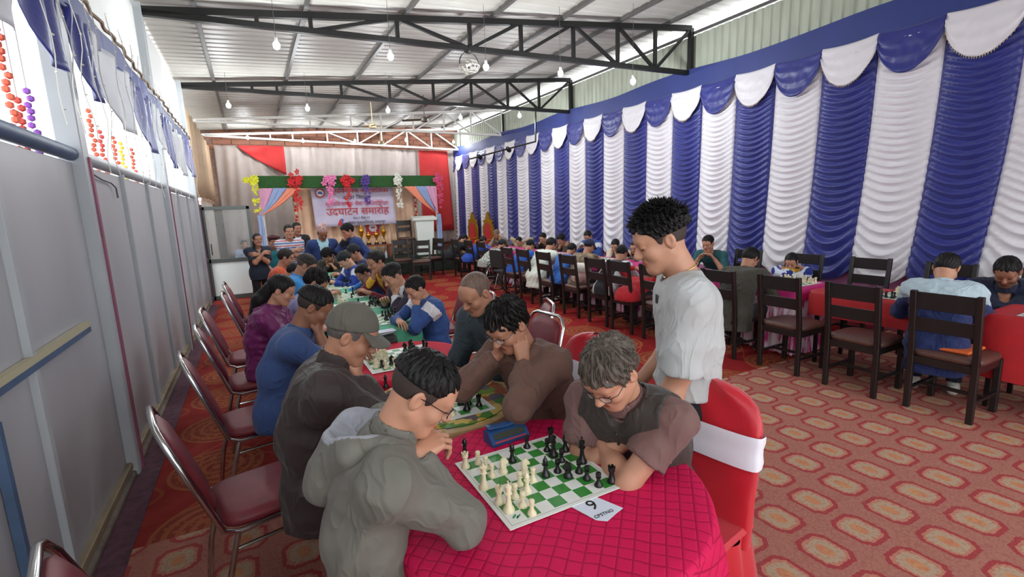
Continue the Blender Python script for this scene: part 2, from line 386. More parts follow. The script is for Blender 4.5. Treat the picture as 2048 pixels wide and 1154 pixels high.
# ---- trusses
def truss(yl, yr, name, label, M, tz=0., pts=(.06, .16, .24, .38, .51, .61, .72, .82, .91), diag='', w=.055):
    A = V3(-.9, yl, 0); B = V3(6.86, yr, 0); t = empty(name, A); tag(t, label, 'truss', 'roof trusses')
    top = lambda s: V3(*(A+(B-A)*s)[:2], 4.12+.42*s+tz)-A
    bot = lambda s: V3(*(A+(B-A)*s)[:2], 4.10-.27*s+tz)-A
    b = MB(); b.beam(top(-.01), top(1.0), w, w*1.15); b.build('top_chord', M, t, smooth=False)
    b = MB(); b.beam(bot(0), bot(1.0), w, w); b.build('bottom_chord', M, t, smooth=False)
    for s in pts:
        b = MB(); b.beam(bot(s), top(s), w*.7, w*.7, up=(0, 1, 0)); b.build('strut', M, t, smooth=False)
    b = MB(); b.beam(bot(1.0)-V3(0, 0, .0), top(1.0), w, w, up=(0, 1, 0)); b.build('end_post', M, t, smooth=False)
    for s0, s1, d in diag:
        b = MB(); b.beam((bot if d == 'u' else top)(s0), (top if d == 'u' else bot)(s1), w*.65, w*.65); b.build('brace', M, t, smooth=False)
    return t
d1 = [(.24, .38, 'u'), (.38, .51, 'd'), (.51, .61, 'u'), (.61, .72, 'u'), (.72, .82, 'd'), (.82, .91, 'd'), (.91, 1., 'u')]
d2 = [(.36, .48, 'd'), (.48, .595, 'd'), (.595, .70, 'u'), (.70, .805, 'd'), (.805, .90, 'd'), (.90, 1., 'u')]
truss(7.4, 6.2, 'roof_truss', 'black steel roof truss carrying the caged glass fan', M_blk, diag=d1, w=.07)
truss(11.1, 9.7, 'roof_truss', 'black steel roof truss with a pipe hanger dropping from it', M_blk, pts=(.06, .155, .21, .29, .36, .48, .595, .70, .805, .90), diag=d2, w=.07)
truss(14.6, 13.2, 'roof_truss', 'white steel roof truss hanging free in front of the brick gable', M_wsteel, tz=-.03, pts=(.08, .2, .33, .46, .56, .67, .78, .88), diag=[(.33, .46, 'd'), (.46, .56, 'd'), (.56, .67, 'u'), (.67, .78, 'u'), (.78, .88, 'd'), (.88, 1., 'd')])
truss(16.9, 16.6, 'roof_truss', 'white steel roof truss close against the brick gable', M_wsteel, tz=-.05, pts=(.07, .22, .3, .43, .55, .65, .76, .87), diag=[(.43, .55, 'd'), (.55, .65, 'u'), (.65, .76, 'u'), (.76, .87, 'd'), (.87, 1., 'd')])
# short right wall posts under the truss ends
for y in (6.2, 9.7, 13.2):
    b = MB(); b.box((XR+.0, y, 2.2), (.06, .06, 4.4)); tag(b.build('trim_2', M_blk, smooth=False), kind='structure')
# ---- pipe hanger with two spotlights, below the second truss
hg = empty('pipe_hanger', V3(5.0, 9.9, 3.86)); tag(hg, 'thin black pipe frame with clamp lamps hanging near the striped drapes', 'hanger')
_d = next(d for d in np.arange(7, 13, .02) if at(1071, 222, d)[1] > 11.1-1.4*(at(1071, 222, d)[0]+.9)/7.76)
pA, pB = at(1071, 216, _d), at(1071, 283, _d); pC = onx(940, 318, pB[0]-.3)
o3 = V3(5.0, 9.9, 3.86); b = MB(); b.tube([pA-o3, pB-o3], .02, 8); b.build('drop_pipe', M_blk, hg)
b = MB(); b.tube([pB-o3, pC-o3], .02, 8); b.build('cross_pipe', M_blk, hg)
for t in (.37, .83):
    p = pB+(pC-pB)*t-o3; b = MB(); b.lathe([(.05, -.09), (.06, -.03), (.04, .05), (.015, .07)], 12, p, ax=np.array(frame_to(V3(-.6, -.3, .4)))); b.build('lamp_head', M_blk, hg)
# ---- big striped drape backdrop
M_blue = mat('blue_satin', (44, 50, 128), .42, var=.08, vscale=5, spec=.5, bump=.03, bscale=300, sheen=.2)
M_white = mat('white_satin', (224, 220, 226), .5, var=.03, vscale=5, bump=.03, bscale=300, sheen=.1)
M_band = mat('blue_band', (40, 54, 122), .6, var=.08, vscale=3)
dr = empty('striped_drape', (XR-.03, 2.0, .75)); tag(dr, 'tall blue and white striped satin drape with scalloped pelmet along the whole side wall', 'drape')
def fold(t): t = t-math.floor(t); return (t/.62)**1.3 if t < .62 else (1-(t-.62)/.38)**.8
rng = random.Random(5)
PW = .642; NP = 33; ystart = -3.75
for k in range(NP):
    ya = ystart+k*PW; yb = ya+PW
    if ya < Y0-.2 or ya > YB-.15: continue
    yb = min(yb, YB-.05)
    white = (round((ya-2.03)/PW) % 2 == 1)
    ph = rng.random(); lam = .105+.012*rng.random(); far = ya > 9
    nv = 120 if far else 230
    def fn(u, v):
        y = ya+(yb-ya)*u; z = 3.45-v*2.72
        e = (2*u-1); sag = 1-e*e
        L_ = lam*(1+.75*v*v)
        t = (z+.20*sag*(.8+.35*v)+.012*math.sin(e*3+k))/L_+ph+.35*math.sin(z*3.1+k*1.7)
        d = fold(t)*(.058+.018*v)*(1-e**8)*(.35+.65*sag**.5)
        # panel bottoms are pulled along the wall on the near side
        shift = .17*max(0, 1-max(0, ya-1.5)/5)*v**2 if ya > 0 else .17*v**2
        z -= .16*sag*v**6
        return V3(-.03-d-.03*v, y+shift-2.0, z-.75)
    o = cloth_grid(fn, 15, nv, 'drape_panel', M_white if white else M_blue, dr, .004)
    # pelmet swag of the other colour
    def fs(u, v):
        e = 2*u-1; sag = 1-e*e
        y = ya+(yb-ya)*u; zt = 3.57-.025*sag
        z = zt-v*(.16+.34*sag**.75)
        rad = math.atan2(v*.6+.02, e+1e-4)
        d = .045*v**.6*(.4+.6*sag)+.016*fold(rad*2.6+k*.3)*min(1, v*3)+.020*fold(v*3.2+.6*sag)*v
        return V3(-.06-d, y-2.0, z-.75)
    cloth_grid(fs, 21, 22, 'swag', M_blue if white else M_white, dr, .004)
    if not white:
        b = MB()
        for i in range(30 if not far else 14):
            u = (i+.5)/(30 if not far else 14); p = fs(u, 1.); b.tube([p, p+V3(-.004, 0, -.022)], [.006, .002], 4)
        fo = b.build('fringe', mat('gold_fringe', (176, 158, 116), .7), dr); fo['kind'] = 'stuff'
b = MB(); b.grid(lambda u, v: V3(-.035-.006*math.sin(u*90), Y0+u*(YB-Y0-.05)-2.0, 3.86-v*.34-.03*math.sin(u*37)-.75), 160, 3)
b.build('top_band', M_band, dr)
# pink satin skirting under the drape
def pk(u, v): return V3(XR+.015+.012*math.sin(u*260)*v, Y0+u*(YB-Y0-1.2), 1.0-v*.995)
o = cloth_grid(pk, 520, 3, 'satin_skirting', mat('pink_satin', (206, 128, 176), .45, var=.1, vscale=3, sheen=.3)); tag(o, 'pink satin skirting along the wall under the striped drape', 'cloth')
# ================================================================ FURNITURE
M_dwood = mat('dark_wood', (30, 25, 24), .38, var=.25, vscale=10, stretch=(1, 1, .15), spec=.5)
M_bleath = mat('brown_leatherette', (88, 60, 52), .42, var=.12, vscale=25, bump=.06, bscale=180)
M_maroon = mat('maroon_vinyl', (112, 32, 42), .5, var=.15, vscale=14, bump=.12, bscale=260)
M_chrome = mat('chrome', (200, 200, 198), .16, metal=1.)
M_satin = mat('red_satin', (190, 22, 40), .36, var=.06, vscale=4, sheen=.3, bump=.04, bscale=30)
M_sash = mat('white_sash', (226, 226, 236), .45, var=.03, vscale=8, sheen=.3)
def make_dark_chair():
    t = empty('wooden_chair'); rake = .06
    for sy in (-1, 1):
        b = MB(); y = sy*.195
        b.beam((-.21, y, 0), (-.215, y, .47), .036, .042, up=(0, 1, 0), bv=.004); b.build('leg', M_dwood, t)
        b = MB(); b.beam((-.215, y, .44), (-.215-rake, y, .96), .036, .042, up=(0, 1, 0), bv=.004); b.build('back_post', M_dwood, t)
        b = MB(); b.beam((.20, y, 0), (.20, y, .43), .042, .042, up=(0, 1, 0), bv=.004); b.build('leg', M_dwood, t)
        b = MB(); b.beam((-.2, y, .16), (.2, y, .16), .03, .022, bv=.003); b.build('stretcher', M_dwood, t)
        b = MB(); b.beam((-.2, y, .405), (.2, y, .405), .024, .06, bv=.003); b.build('apron', M_dwood, t)
    b = MB(); b.beam((.0, -.195, .16), (.0, .195, .16), .022, .028, bv=.003); b.build('stretcher', M_dwood, t)
    for x in (-.21, .2):
        b = MB(); b.beam((x, -.18, .405), (x, .18, .405), .024, .06, bv=.003); b.build('apron', M_dwood, t)
    for z, h in ((.885, .13), (.70, .105)):
        f = (z-.44)/.52; b = MB(); b.box((-.215-rake*f, 0, z), (.02, .36, h), b=.004); b.build('back_slat', M_dwood, t)
    b = MB()
    def cush(u, v):
        a = 2*math.pi*u; r = [0, .75, .97, 1.0, .97, 0][min(5, int(round(v*5)))]; z = [.492, .488, .478, .462, .437, .437][min(5, int(round(v*5)))]
        c, s_ = math.cos(a), math.sin(a); m = (abs(c)**6+abs(s_)**6)**(-1/6.); return V3(.225*r*c*m, .225*r*s_*m, z)
    b.grid(cush, 32, 6, wrap=True); b.build('seat', M_bleath, t, smooth=True)
    return t
def make_maroon_chair():
    """stacking banquet chair: chrome tube frame, raked padded back, padded seat; faces +x"""
    t = empty('banquet_chair'); W = .205; rk = .16
    bx = lambda z: -.20-rk*(z-.45)/.47
    pts = [(.20, -W, .02), (.19, -W, .40), (.16, -W, .435), (-.14, -W, .425), (-.20, -W, .45), (bx(.70), -W, .70), (bx(.86), -W+.005, .86), (bx(.915), -W+.045, .915), (bx(.93), -W+.09, .93)]
    pts = pts+[(x, -y, z) for x, y, z in pts[::-1]]
    b = MB(); b.tube(pts, .0125, 10); b.build('frame', M_chrome, t)
    for sy in (-1, 1):
        b = MB(); b.tube([(-.15, sy*W, .425), (-.21, sy*W, .20), (-.24, sy*W, 0.01)], .0125, 8); b.build('leg', M_chrome, t)
        b = MB(); b.tube([(.19, sy*W, .36), (-.165, sy*W, .355)], .008, 8); b.build('side_rail', M_chrome, t)
    b = MB(); b.tube([(.195, -W, .34), (.195, W, .34)], .008, 8); b.build('stretcher', M_chrome, t)
    b = MB()
    def pad(u, v):
        a = 2*math.pi*u; i = min(5, int(round(v*5))); r = [0, .8, 1., 1., .8, 0][i]; dx = [.030, .030, .012, -.006, -.016, -.016][i]
        c, s_ = math.cos(a), math.sin(a); m = (abs(c)**5+abs(s_)**5)**(-1/5.); y = .178*r*c*m*(1-.10*max(0, s_*r)); z = .70+.205*r*s_*m; return V3(bx(z)+dx, y, z)
    b.grid(pad, 36, 6, wrap=True); b.build('backrest', M_maroon, t, smooth=True)
    b = MB()
    def seat(u, v):
        a = 2*math.pi*u; i = min(5, int(round(v*5))); r = [0, .8, .98, 1., .95, 0][i]; z = [.492, .488, .474, .455, .436, .436][i]
        c, s_ = math.cos(a), math.sin(a); m = (abs(c)**5+abs(s_)**5)**(-1/5.); return V3(.215*r*c*m+.01, .205*r*s_*m, z)
    b.grid(seat, 36, 6, wrap=True); b.build('seat', M_maroon, t, smooth=True)
    return t
def make_covered_chair():
    t = empty('covered_chair'); rg = random.Random(3)
    def loop(z):
        """half width and thickness of the covered back at height z, and its x position"""
        k = max(0, (z-.82)/.17); w = .235*(1-.0*k)*math.sqrt(max(0., 1-k**2.6)) if z > .82 else .235+.012*(.82-z); return w, .028+.012*max(0, .9-z), -.20-.09*(z-.45)/.5
    b = MB(); zs = [.40, .5, .58, .66, .74, .80, .84, .88, .92, .95, .972, .985, .9895]
    def bk(u, v):
        z = zs[min(len(zs)-1, int(round(v*(len(zs)-1))))]; w, d, x = loop(z); a = 2*math.pi*u; c, s_ = math.cos(a), math.sin(a); m = (abs(c)**4+abs(s_)**4)**(-1/4.)
        wr = .006*math.sin(a*9+z*22)+.004*math.sin(a*5-z*41)
        return V3(x+(d+wr)*c*m*(1 if z < .98 else .6), (w+.2*wr)*s_*m, z)
    b.grid(bk, 40, len(zs), wrap=True); b.build('back_cover', M_satin, t, smooth=True)
    b = MB()
    def sk(u, v):
        a = 2*math.pi*u; c, s_ = math.cos(a), math.sin(a); m = (abs(c)**6+abs(s_)**6)**(-1/6.); z = .47-.465*v
        fl = (.012+.03*v)*math.sin(a*11+.6*math.sin(a*3))+.035*v
        return V3((.235+fl)*c*m-.02, (.235+fl)*s_*m, z)
    b.grid(sk, 96, 9, wrap=True); b.build('skirt', M_satin, t, smooth=True)
    b = MB(); b.box((-.02, 0, .468), (.47, .47, .03), b=.014); b.build('seat_cover', M_satin, t)
    b = MB()
    def sash(u, v):
        z = .70+.125*v; w, d, x = loop(z); a = 2*math.pi*u; c, s_ = math.cos(a), math.sin(a); m = (abs(c)**4+abs(s_)**4)**(-1/4.); g = .008+.003*math.sin(v*9)
        return V3(x+(d+g+.006)*c*m, (w+g)*s_*m, z)
    b.grid(sash, 40, 6, wrap=True); b.build('sash', M_sash, t, smooth=True)
    return t
PROTO = {}
def chair(kind, x, y, head, label, group=None):
    mk = dict(dark=make_dark_chair, maroon=make_maroon_chair, cover=make_covered_chair)[kind]
    if kind not in PROTO: PROTO[kind] = mk(); o = PROTO[kind]; o.location = (x, y, 0); o.rotation_euler = (0, 0, R(head))
    else: o = copy_tree(PROTO[kind], None, (x, y, 0), R(head))
    for k in ('label', 'category', 'group'):
        if k in o: del o[k]
    return tag(o, label, 'chair', group)
# ---- tables
def round_cloth_mat(name, c1, c2, sc):
    m, N, L, p = graph(name, .7); g = NG(N, L); x, y, z = g.xyz(); p.inputs['Specular IOR Level'].default_value = .15
    ang = g.m('ARCTAN2', y, x); rad = g.m('SQRT', g.m('ADD', g.m('MULTIPLY', x, x), g.m('MULTIPLY', y, y)))
    d = g.m('ADD', rad, g.m('MULTIPLY', g.m('SUBTRACT', .75, z), 1.0))
    # quilted net pattern running over the top and down the side
    wob = g.m('MULTIPLY', g.m('SUBTRACT', g.noise(5, 2), .5), .05)
    a1 = g.m('ADD', g.m('MULTIPLY', g.m('ADD', x, wob), sc), 0.); a2 = g.m('MULTIPLY', g.m('ADD', y, wob), sc)
    s1 = g.m('ADD', g.m('MULTIPLY', ang, 11.), g.m('MULTIPLY', d, sc*.8)); s2 = g.m('SUBTRACT', g.m('MULTIPLY', ang, 11.), g.m('MULTIPLY', d, sc*.8))
    side = g.m('LESS_THAN', z, .735)
    def pick(a, c): return g.m('ADD', g.m('MULTIPLY', a, g.m('SUBTRACT', 1., side)), g.m('MULTIPLY', c, side))
    l1 = g.m('ABSOLUTE', g.m('SINE', pick(g.m('ADD', a1, a2), s1))); l2 = g.m('ABSOLUTE', g.m('SINE', pick(g.m('SUBTRACT', a1, a2), s2)))
    hgt = g.m('MINIMUM', l1, l2); ln = g.m('LESS_THAN', hgt, .16)
    col = g.mix(g.m('MULTIPLY', ln, .75), lin(c1), lin(c2)); L.new(g.mix(g.m('MULTIPLY', g.noise(3, 3), .25), col, lin(c2)), p.inputs['Base Color'])
    bp = N.new('ShaderNodeBump'); bp.inputs['Strength'].default_value = .5; bp.inputs['Distance'].default_value = .006; L.new(g.m('MINIMUM', hgt, .5), bp.inputs['Height']); L.new(bp.outputs[0], p.inputs['Normal'])
    return m
def round_table(cx, cy, r, m, label, clab, nf=13, seed=1, drop=.72, dents=()):
    t = empty('round_table', (cx, cy, 0)); tag(t, label, 'table')
    b = MB(); b.lathe([(r*.98, .715), (r-.01, .72), (r-.01, .742), (r*.98, .746)], 48); b.build('tabletop', M_dwood, t)
    for k in range(4):
        a = k*math.pi/2+.7; b = MB(); b.beam((r*.55*math.cos(a), r*.55*math.sin(a), 0), (r*.5*math.cos(a), r*.5*math.sin(a), .716), .03, .03, up=(1, 0, 0)); b.build('leg', M_blk, t)
    rg = random.Random(seed); ph = [rg.random()*6.28 for _ in range(4)]
    rows = [(0, 0), (.35, 0), (.7, 0), (.9, 0), (.985, 0), (1.0, .006), (1.012, .02), (1.02, .05)]+[(1.03+.10*k/10, .05+(drop-.05)*k/10) for k in range(1, 11)]
    n = 130; V = []
    for i, (f, dz) in enumerate(rows):
        for k in range(n):
            a = 2*math.pi*k/n; amp = max(0, (dz-.02))/drop
            fl = amp**.8*(.052*math.sin(nf*a+ph[0]+.7*math.sin(2*a+ph[1]))+.02*math.sin((nf+6)*a+ph[2]))
            rr = r*f+(fl if dz > .02 else 0)
            for da, dr_ in dents:                       # cloth pushed in by a chair tucked under the table
                x_ = abs((a-da+math.pi) % (2*math.pi)-math.pi)/.62
                if dz > .12: rr = rr+(min(rr, dr_)-rr)*max(0, 1-x_**4)*min(1, (dz-.12)/.14)
            V.append((rr*math.cos(a), rr*math.sin(a), .752-dz+.0))
    F = [(i*n+k, i*n+(k+1) % n, (i+1)*n+(k+1) % n, (i+1)*n+k) for i in range(1, len(rows)-1) for k in range(n)]+[tuple(n+k for k in range(n))]
    o = mesh_obj('tablecloth', np.array(V), [f[::-1] if len(f) == 4 else f for f in F], m, None, True, loc=(cx, cy, 0)); tag(o, clab, 'tablecloth')
    return t
M_pinkcl = round_cloth_mat('magenta_net_cloth', (210, 28, 84), (146, 12, 52), 52.)
M_redcl = round_cloth_mat('red_net_cloth', (204, 36, 62), (160, 18, 40), 60.)
round_table(.80, 1.30, .53, M_pinkcl, 'round table under the magenta quilted cloth, blue clock on top', 'magenta net-quilted cloth on the round table with the numbered paper', dents=((R(-6), .24),))
round_table(.77, 3.02, .42, M_redcl, 'round table under red cloth next to the green tables', 'plain red cloth over the round table next to the green tables', seed=4, dents=((R(0), .26), (R(180), .28)))
# mosaic-topped glass table between the two
def mosaic_mat():
    m, N, L, p = graph('mosaic_top', .12); v = N.new('ShaderNodeTexVoronoi'); v.inputs['Scale'].default_value = 15; v.distance = 'MANHATTAN'
    tc = N.new('ShaderNodeTexCoord'); L.new(tc.outputs['Object'], v.inputs['Vector']); cr = N.new('ShaderNodeValToRGB'); cr.color_ramp.interpolation = 'CONSTANT'
    sp = N.new('ShaderNodeSeparateColor'); L.new(v.outputs['Color'], sp.inputs[0]); L.new(sp.outputs[0], cr.inputs[0])
    e = cr.color_ramp.elements; cols = ((206, 170, 70), (120, 150, 60), (196, 150, 90), (110, 100, 110), (90, 140, 70), (168, 96, 66), (214, 190, 110))
    e[0].color = lin(cols[0]); e[1].position = .14; e[1].color = lin(cols[1])
    for i, c in enumerate(cols[2:]): k = e.new(.28+i*.14); k.color = lin(c)
    L.new(cr.outputs[0], p.inputs['Base Color']); p.inputs['Coat Weight'].default_value = .8
    return m
t = empty('mosaic_table', (.77, 2.24, 0)); tag(t, 'round glass-topped table with colourful triangle mosaic and tan rim', 'table')
b = MB(); b.lathe([(.345, .700), (.348, .738), (.340, .7405)], 56); b.build('mosaic_top', mosaic_mat(), t)
b = MB(); b.lathe([(.350, .690), (.378, .692), (.384, .715), (.378, .738), (.350, .742), (.350, .690)], 56, caps=False); b.build('rim', mat('tan_rim', (178, 150, 106), .35, var=.12, vscale=20), t)
b = MB(); b.tube([(.335*math.cos(a), .335*math.sin(a), .7405) for a in np.linspace(0, 6.283, 64, endpoint=False)], .0022, 4, closed=True); b.build('inlay_ring', M_blk, t)
b = MB(); b.lathe([(.20, 0), (.20, .02), (.05, .05), (.04, .60), (.12, .69)], 24); b.build('pedestal', M_dwood, t)
# long tables with green cloth
M_green = mat('green_cloth', (70, 160, 124), .75, var=.14, vscale=12, bump=.1, bscale=120)
def long_table(x0, x1, y0, y1, label, clab, m, drop=.62, group=None, skirt=None, frame=None, pleat=.012, h=.75):
    cx, cy = (x0+x1)/2, (y0+y1)/2; t = empty('long_table', (cx, cy, 0)); tag(t, label, 'table', group); hx, hy = (x1-x0)/2, (y1-y0)/2
    b = MB(); b.box((0, 0, h-.022), (2*hx-.02, 2*hy-.02, .024)); b.build('tabletop', M_dwood, t, smooth=False)
    for sx in (-1, 1):
        for sy in (-1, 1):
            b = MB(); b.beam((sx*(hx-.07), sy*(hy-.07), 0), (sx*(hx-.07), sy*(hy-.07), h-.034), .03, .03, up=(0, 1, 0)); b.build('leg', M_blk, t, smooth=False)
    def ring(f, dz, amp):
        V = []; n = 120
        for k in range(n):
            a = 2*math.pi*k/n; c, s_ = math.cos(a), math.sin(a); mm = (abs(c)**14+abs(s_)**14)**(-1/14.)
            w = amp*math.sin(k*2*math.pi/n*23+.9*math.sin(k*.31)); V.append(((hx*f+.012*min(1, dz*30)+w)*c*mm, (hy*f+.012*min(1, dz*30)+w)*s_*mm, h+.003-dz))
        return V
    rows = [(0, 0, 0), (.9, 0, 0), (.99, 0, 0), (1., .008, 0), (1., .03, .1), (1., .12, .5), (1., .3, .9), (1., max(drop, .31), 1.)]
    if drop < .4: rows = [(0, 0, 0), (.9, 0, 0), (.99, 0, 0), (1., .008, 0), (1., .03, .1), (1., drop*.5, .5), (1., drop, .8)]
    V = []; n = 120
    for f, dz, a in rows: V += ring(f, dz, pleat*a)
    F = [((i+1)*n+k, (i+1)*n+(k+1) % n, i*n+(k+1) % n, i*n+k) for i in range(1, len(rows)-1) for k in range(n)]+[tuple(n+k for k in range(n))]
    o = mesh_obj('tablecloth', np.array(V), F, m, None, True, loc=(cx, cy, 0)); tag(o, clab, 'tablecloth')
    if skirt:
        b = MB()
        def sk(u, v):
            a = 2*math.pi*u; c, s_ = math.cos(a), math.sin(a); mm = (abs(c)**14+abs(s_)**14)**(-1/14.); w = (.004+.018*v)*math.sin(u*6.283*58); return V3((hx-.02+w)*c*mm, (hy-.02+w)*s_*mm, h-.05-v*(h-.06))
        b.grid(sk, 300, 5, wrap=True); so = b.build('table_skirt', skirt[0], None, smooth=True, loc=(cx, cy, 0)); tag(so, skirt[1], 'cloth')
    return t
for k in range(3):
    y0 = 3.82+k*1.52
    long_table(.60, 1.17, y0, y0+1.46, ('green-clothed long table at the end next to the red round table', 'green-clothed long table in the middle of the row', 'green-clothed long table at the standing onlookers')[k], ('green cloth on the long table beside the red round table', 'green cloth on the middle long table', 'green cloth on the long table by the standing onlookers')[k], M_green)
# ---- tables along the drape wall
M_red2 = mat('red_table_cloth', (186, 34, 40), .6, var=.1, vscale=6, bump=.1, bscale=150)
M_mag = mat('magenta_top_cloth', (196, 40, 120), .55, var=.1, vscale=8, bump=.08, bscale=120)
def tie_dye():
    m, N, L, p = graph('tie_dye_skirt', .6); g = NG(N, L); tc = N.new('ShaderNodeTexCoord'); mp = N.new('ShaderNodeMapping'); mp.inputs['Scale'].default_value = (9, 9, 2.2); L.new(tc.outputs['Object'], mp.inputs[0])
    n = g.noise(2.2, 5, mp.outputs[0]); cr = N.new('ShaderNodeValToRGB'); L.new(n, cr.inputs[0]); e = cr.color_ramp.elements; e[0].position = .46; e[0].color = lin((236, 222, 232)); e[1].position = .60; e[1].color = lin((206, 50, 130)); L.new(cr.outputs[0], p.inputs['Base Color']); return m
M_tie = tie_dye()
TR = [(.15, 1.52, 'r'), (1.72, 2.86, 'r'), (2.98, 4.35, 'p'), (4.5, 5.9, 'p'), (6.05, 7.45, 'p'), (7.6, 9.0, 'p'), (9.15, 10.5, 'p')]
dr_l = ['red-clothed table where the man in the navy polo leans over', 'red-clothed table with an empty chess set between empty chairs', 'skirted table where the girl with braids plays', 'skirted table behind the standing youth', 'skirted table by the girl in the patterned top', 'skirted table where the white-shirted man plays', 'skirted table nearest the golden thrones']
for k, (a, c, kind) in enumerate(TR):
    if kind == 'r': long_table(4.93, 5.55, a, c, dr_l[k], 'red cloth over the '+dr_l[k].replace('red-clothed ', '').replace('skirted ', ''), M_red2, drop=.24 if k else .5, pleat=.004)
    else: long_table(4.95, 5.55, a, c, dr_l[k], 'magenta cloth top over the '+dr_l[k].replace('skirted ', ''), M_mag, drop=.14, skirt=(M_tie, 'pink tie-dyed skirt of the '+dr_l[k].replace('skirted ', '')), pleat=.002)
# ---- chairs
G1 = 'dark wooden chairs along the wall tables'
for k, (x, y, lab) in enumerate([(4.70, 1.57, 'dark wooden chair under the player in the pale grey and navy jacket'), (4.66, 2.18, 'empty dark wooden chair second from the pale-jacket player, red table before it'), (4.66, 2.83, 'empty dark wooden chair facing the tie-dyed skirt and girl with braids'), (4.62, 3.49, 'dark wooden chair under the player in the olive shirt')]):
    chair('dark', x, y, 0, lab, G1)
for y, lab in ((4.25, 'dark wooden chair just behind the standing youth in the grey tee'), (4.86, 'dark wooden chair with red bag cloth between the standing youth and the black-capped player'), (5.36, 'dark wooden chair under the player in the black and white jacket'), (6.02, 'dark wooden chair carrying the pale pink backpack'), (6.72, 'dark wooden chair between the backpack chair and the white-shirted man'), (7.40, 'dark wooden chair behind the white-shirted man, beside the wheelchair'), (8.0, 'dark wooden chair touching the wheelchair')):
    chair('dark', 4.42, y, 0, lab, G1)
for x, y, rz, lab in ((4.75, 9.9, 0, 'dark wooden chair under the player in the royal blue jacket'), (4.75, 10.6, 0, 'empty dark wooden chair near the black-shirted player'), (4.7, 11.35, 0, 'dark wooden chair under the hunched player in black'), (4.05, 12.1, 200, 'dark wooden chair turned round in front of the stage'), (3.62, 11.55, 250, 'dark wooden chair standing before the white podium')):
    chair('dark', x, y, rz, lab, G1)
for y, lab in ((4.6, 'dark wooden chair against the pink skirting beside the girl with braids'), (3.75, 'dark wooden chair behind the girl with braids'), (3.0, 'empty dark wooden chair against the pink skirting across the red table'), (2.25, 'dark wooden chair with a white tag against the skirting near the navy polo man'), (1.5, 'dark wooden chair under the man in the navy polo')):
    chair('dark', 6.12, y, 180, lab, 'dark chairs between tables and drape')
G2 = 'maroon banquet chairs by the grey panel wall'
for x, y, h, lab in ((-.16, 1.45, 14, 'maroon banquet chair with chrome frame, empty, standing behind the grey-jacket boy'), (-.08, 2.36, 12, 'maroon banquet chair under the man in the grey cap'), (-.08, 3.28, 9, 'maroon banquet chair under the man in the blue polo'), (-.08, 4.12, 6, 'maroon banquet chair under the woman in the purple jacket'), (-.10, 4.85, 0, 'maroon banquet chair behind the purple-jacket woman'), (.02, 5.75, 0, 'maroon banquet chair two places beyond the purple-jacket woman'), (.0, 6.6, 0, 'maroon banquet chair under the player in orange')):
    chair('maroon', x, y, h, lab, G2)
for x, y, h, lab in ((1.62, 4.75, 175, 'maroon banquet chair behind the player in the dark blazer'), (1.52, 4.05, 180, 'maroon banquet chair under the boy in the blue track jacket'), (1.46, 2.86, 186, 'maroon banquet chair under the balding man in the dark shirt'), (1.74, 3.40, 160, 'empty maroon banquet chair behind the brown-sweater player')):
    chair('maroon', x, y, h, lab, 'maroon banquet chairs on the aisle side')
chair('cover', 1.28, 1.235, 190, 'red satin covered chair with white sash under the old man in the waistcoat')
chair('cover', 1.33, 2.05, 186, 'red satin covered chair with white sash under the brown-sweater player')
# ================================================================ PEOPLE: bodies grown as implicit surfaces
def nets(D, lo, h):
    """surface nets on a distance grid -> vertices, quads"""
    nx, ny, nz = D.shape; S = D < 0; sh = (nx-1, ny-1, nz-1)
    ids, pts, quads = [], [], []
    for ax in range(3):
        a = [slice(None)]*3; c = [slice(None)]*3; a[ax] = slice(0, -1); c[ax] = slice(1, None)
        sa, sb = S[tuple(a)], S[tuple(c)]; I = np.argwhere(sa != sb)
        o1, o2 = (ax+1) % 3, (ax+2) % 3; lim = D.shape
        ok = (I[:, o1] > 0) & (I[:, o2] > 0) & (I[:, o1] < lim[o1]-1) & (I[:, o2] < lim[o2]-1); I = I[ok]
        if not len(I): continue
        J = I.copy(); J[:, ax] += 1
        d0 = D[I[:, 0], I[:, 1], I[:, 2]]; d1 = D[J[:, 0], J[:, 1], J[:, 2]]
        p = I.astype(float); p[:, ax] += d0/(d0-d1)
        cc = []
        for e1, e2 in ((0, 0), (-1, 0), (-1, -1), (0, -1)):
            K = I.copy(); K[:, o1] += e1; K[:, o2] += e2
            cid = (K[:, 0]*sh[1]+K[:, 1])*sh[2]+K[:, 2]; cc.append(cid); ids.append(cid); pts.append(p)
        q = np.stack(cc, 1); flip = ~(d0 < 0); q[flip] = q[flip][:, ::-1]; quads.append(q)
    if not ids: return np.zeros((0, 3)), np.zeros((0, 4), int)
    ids = np.concatenate(ids); pts = np.concatenate(pts); Q = np.concatenate(quads)
    un, inv = np.unique(ids, return_inverse=True); n = np.bincount(inv)
    V = np.stack([np.bincount(inv, weights=pts[:, k])/n for k in range(3)], 1)
    return V*h+lo, np.searchsorted(un, Q)
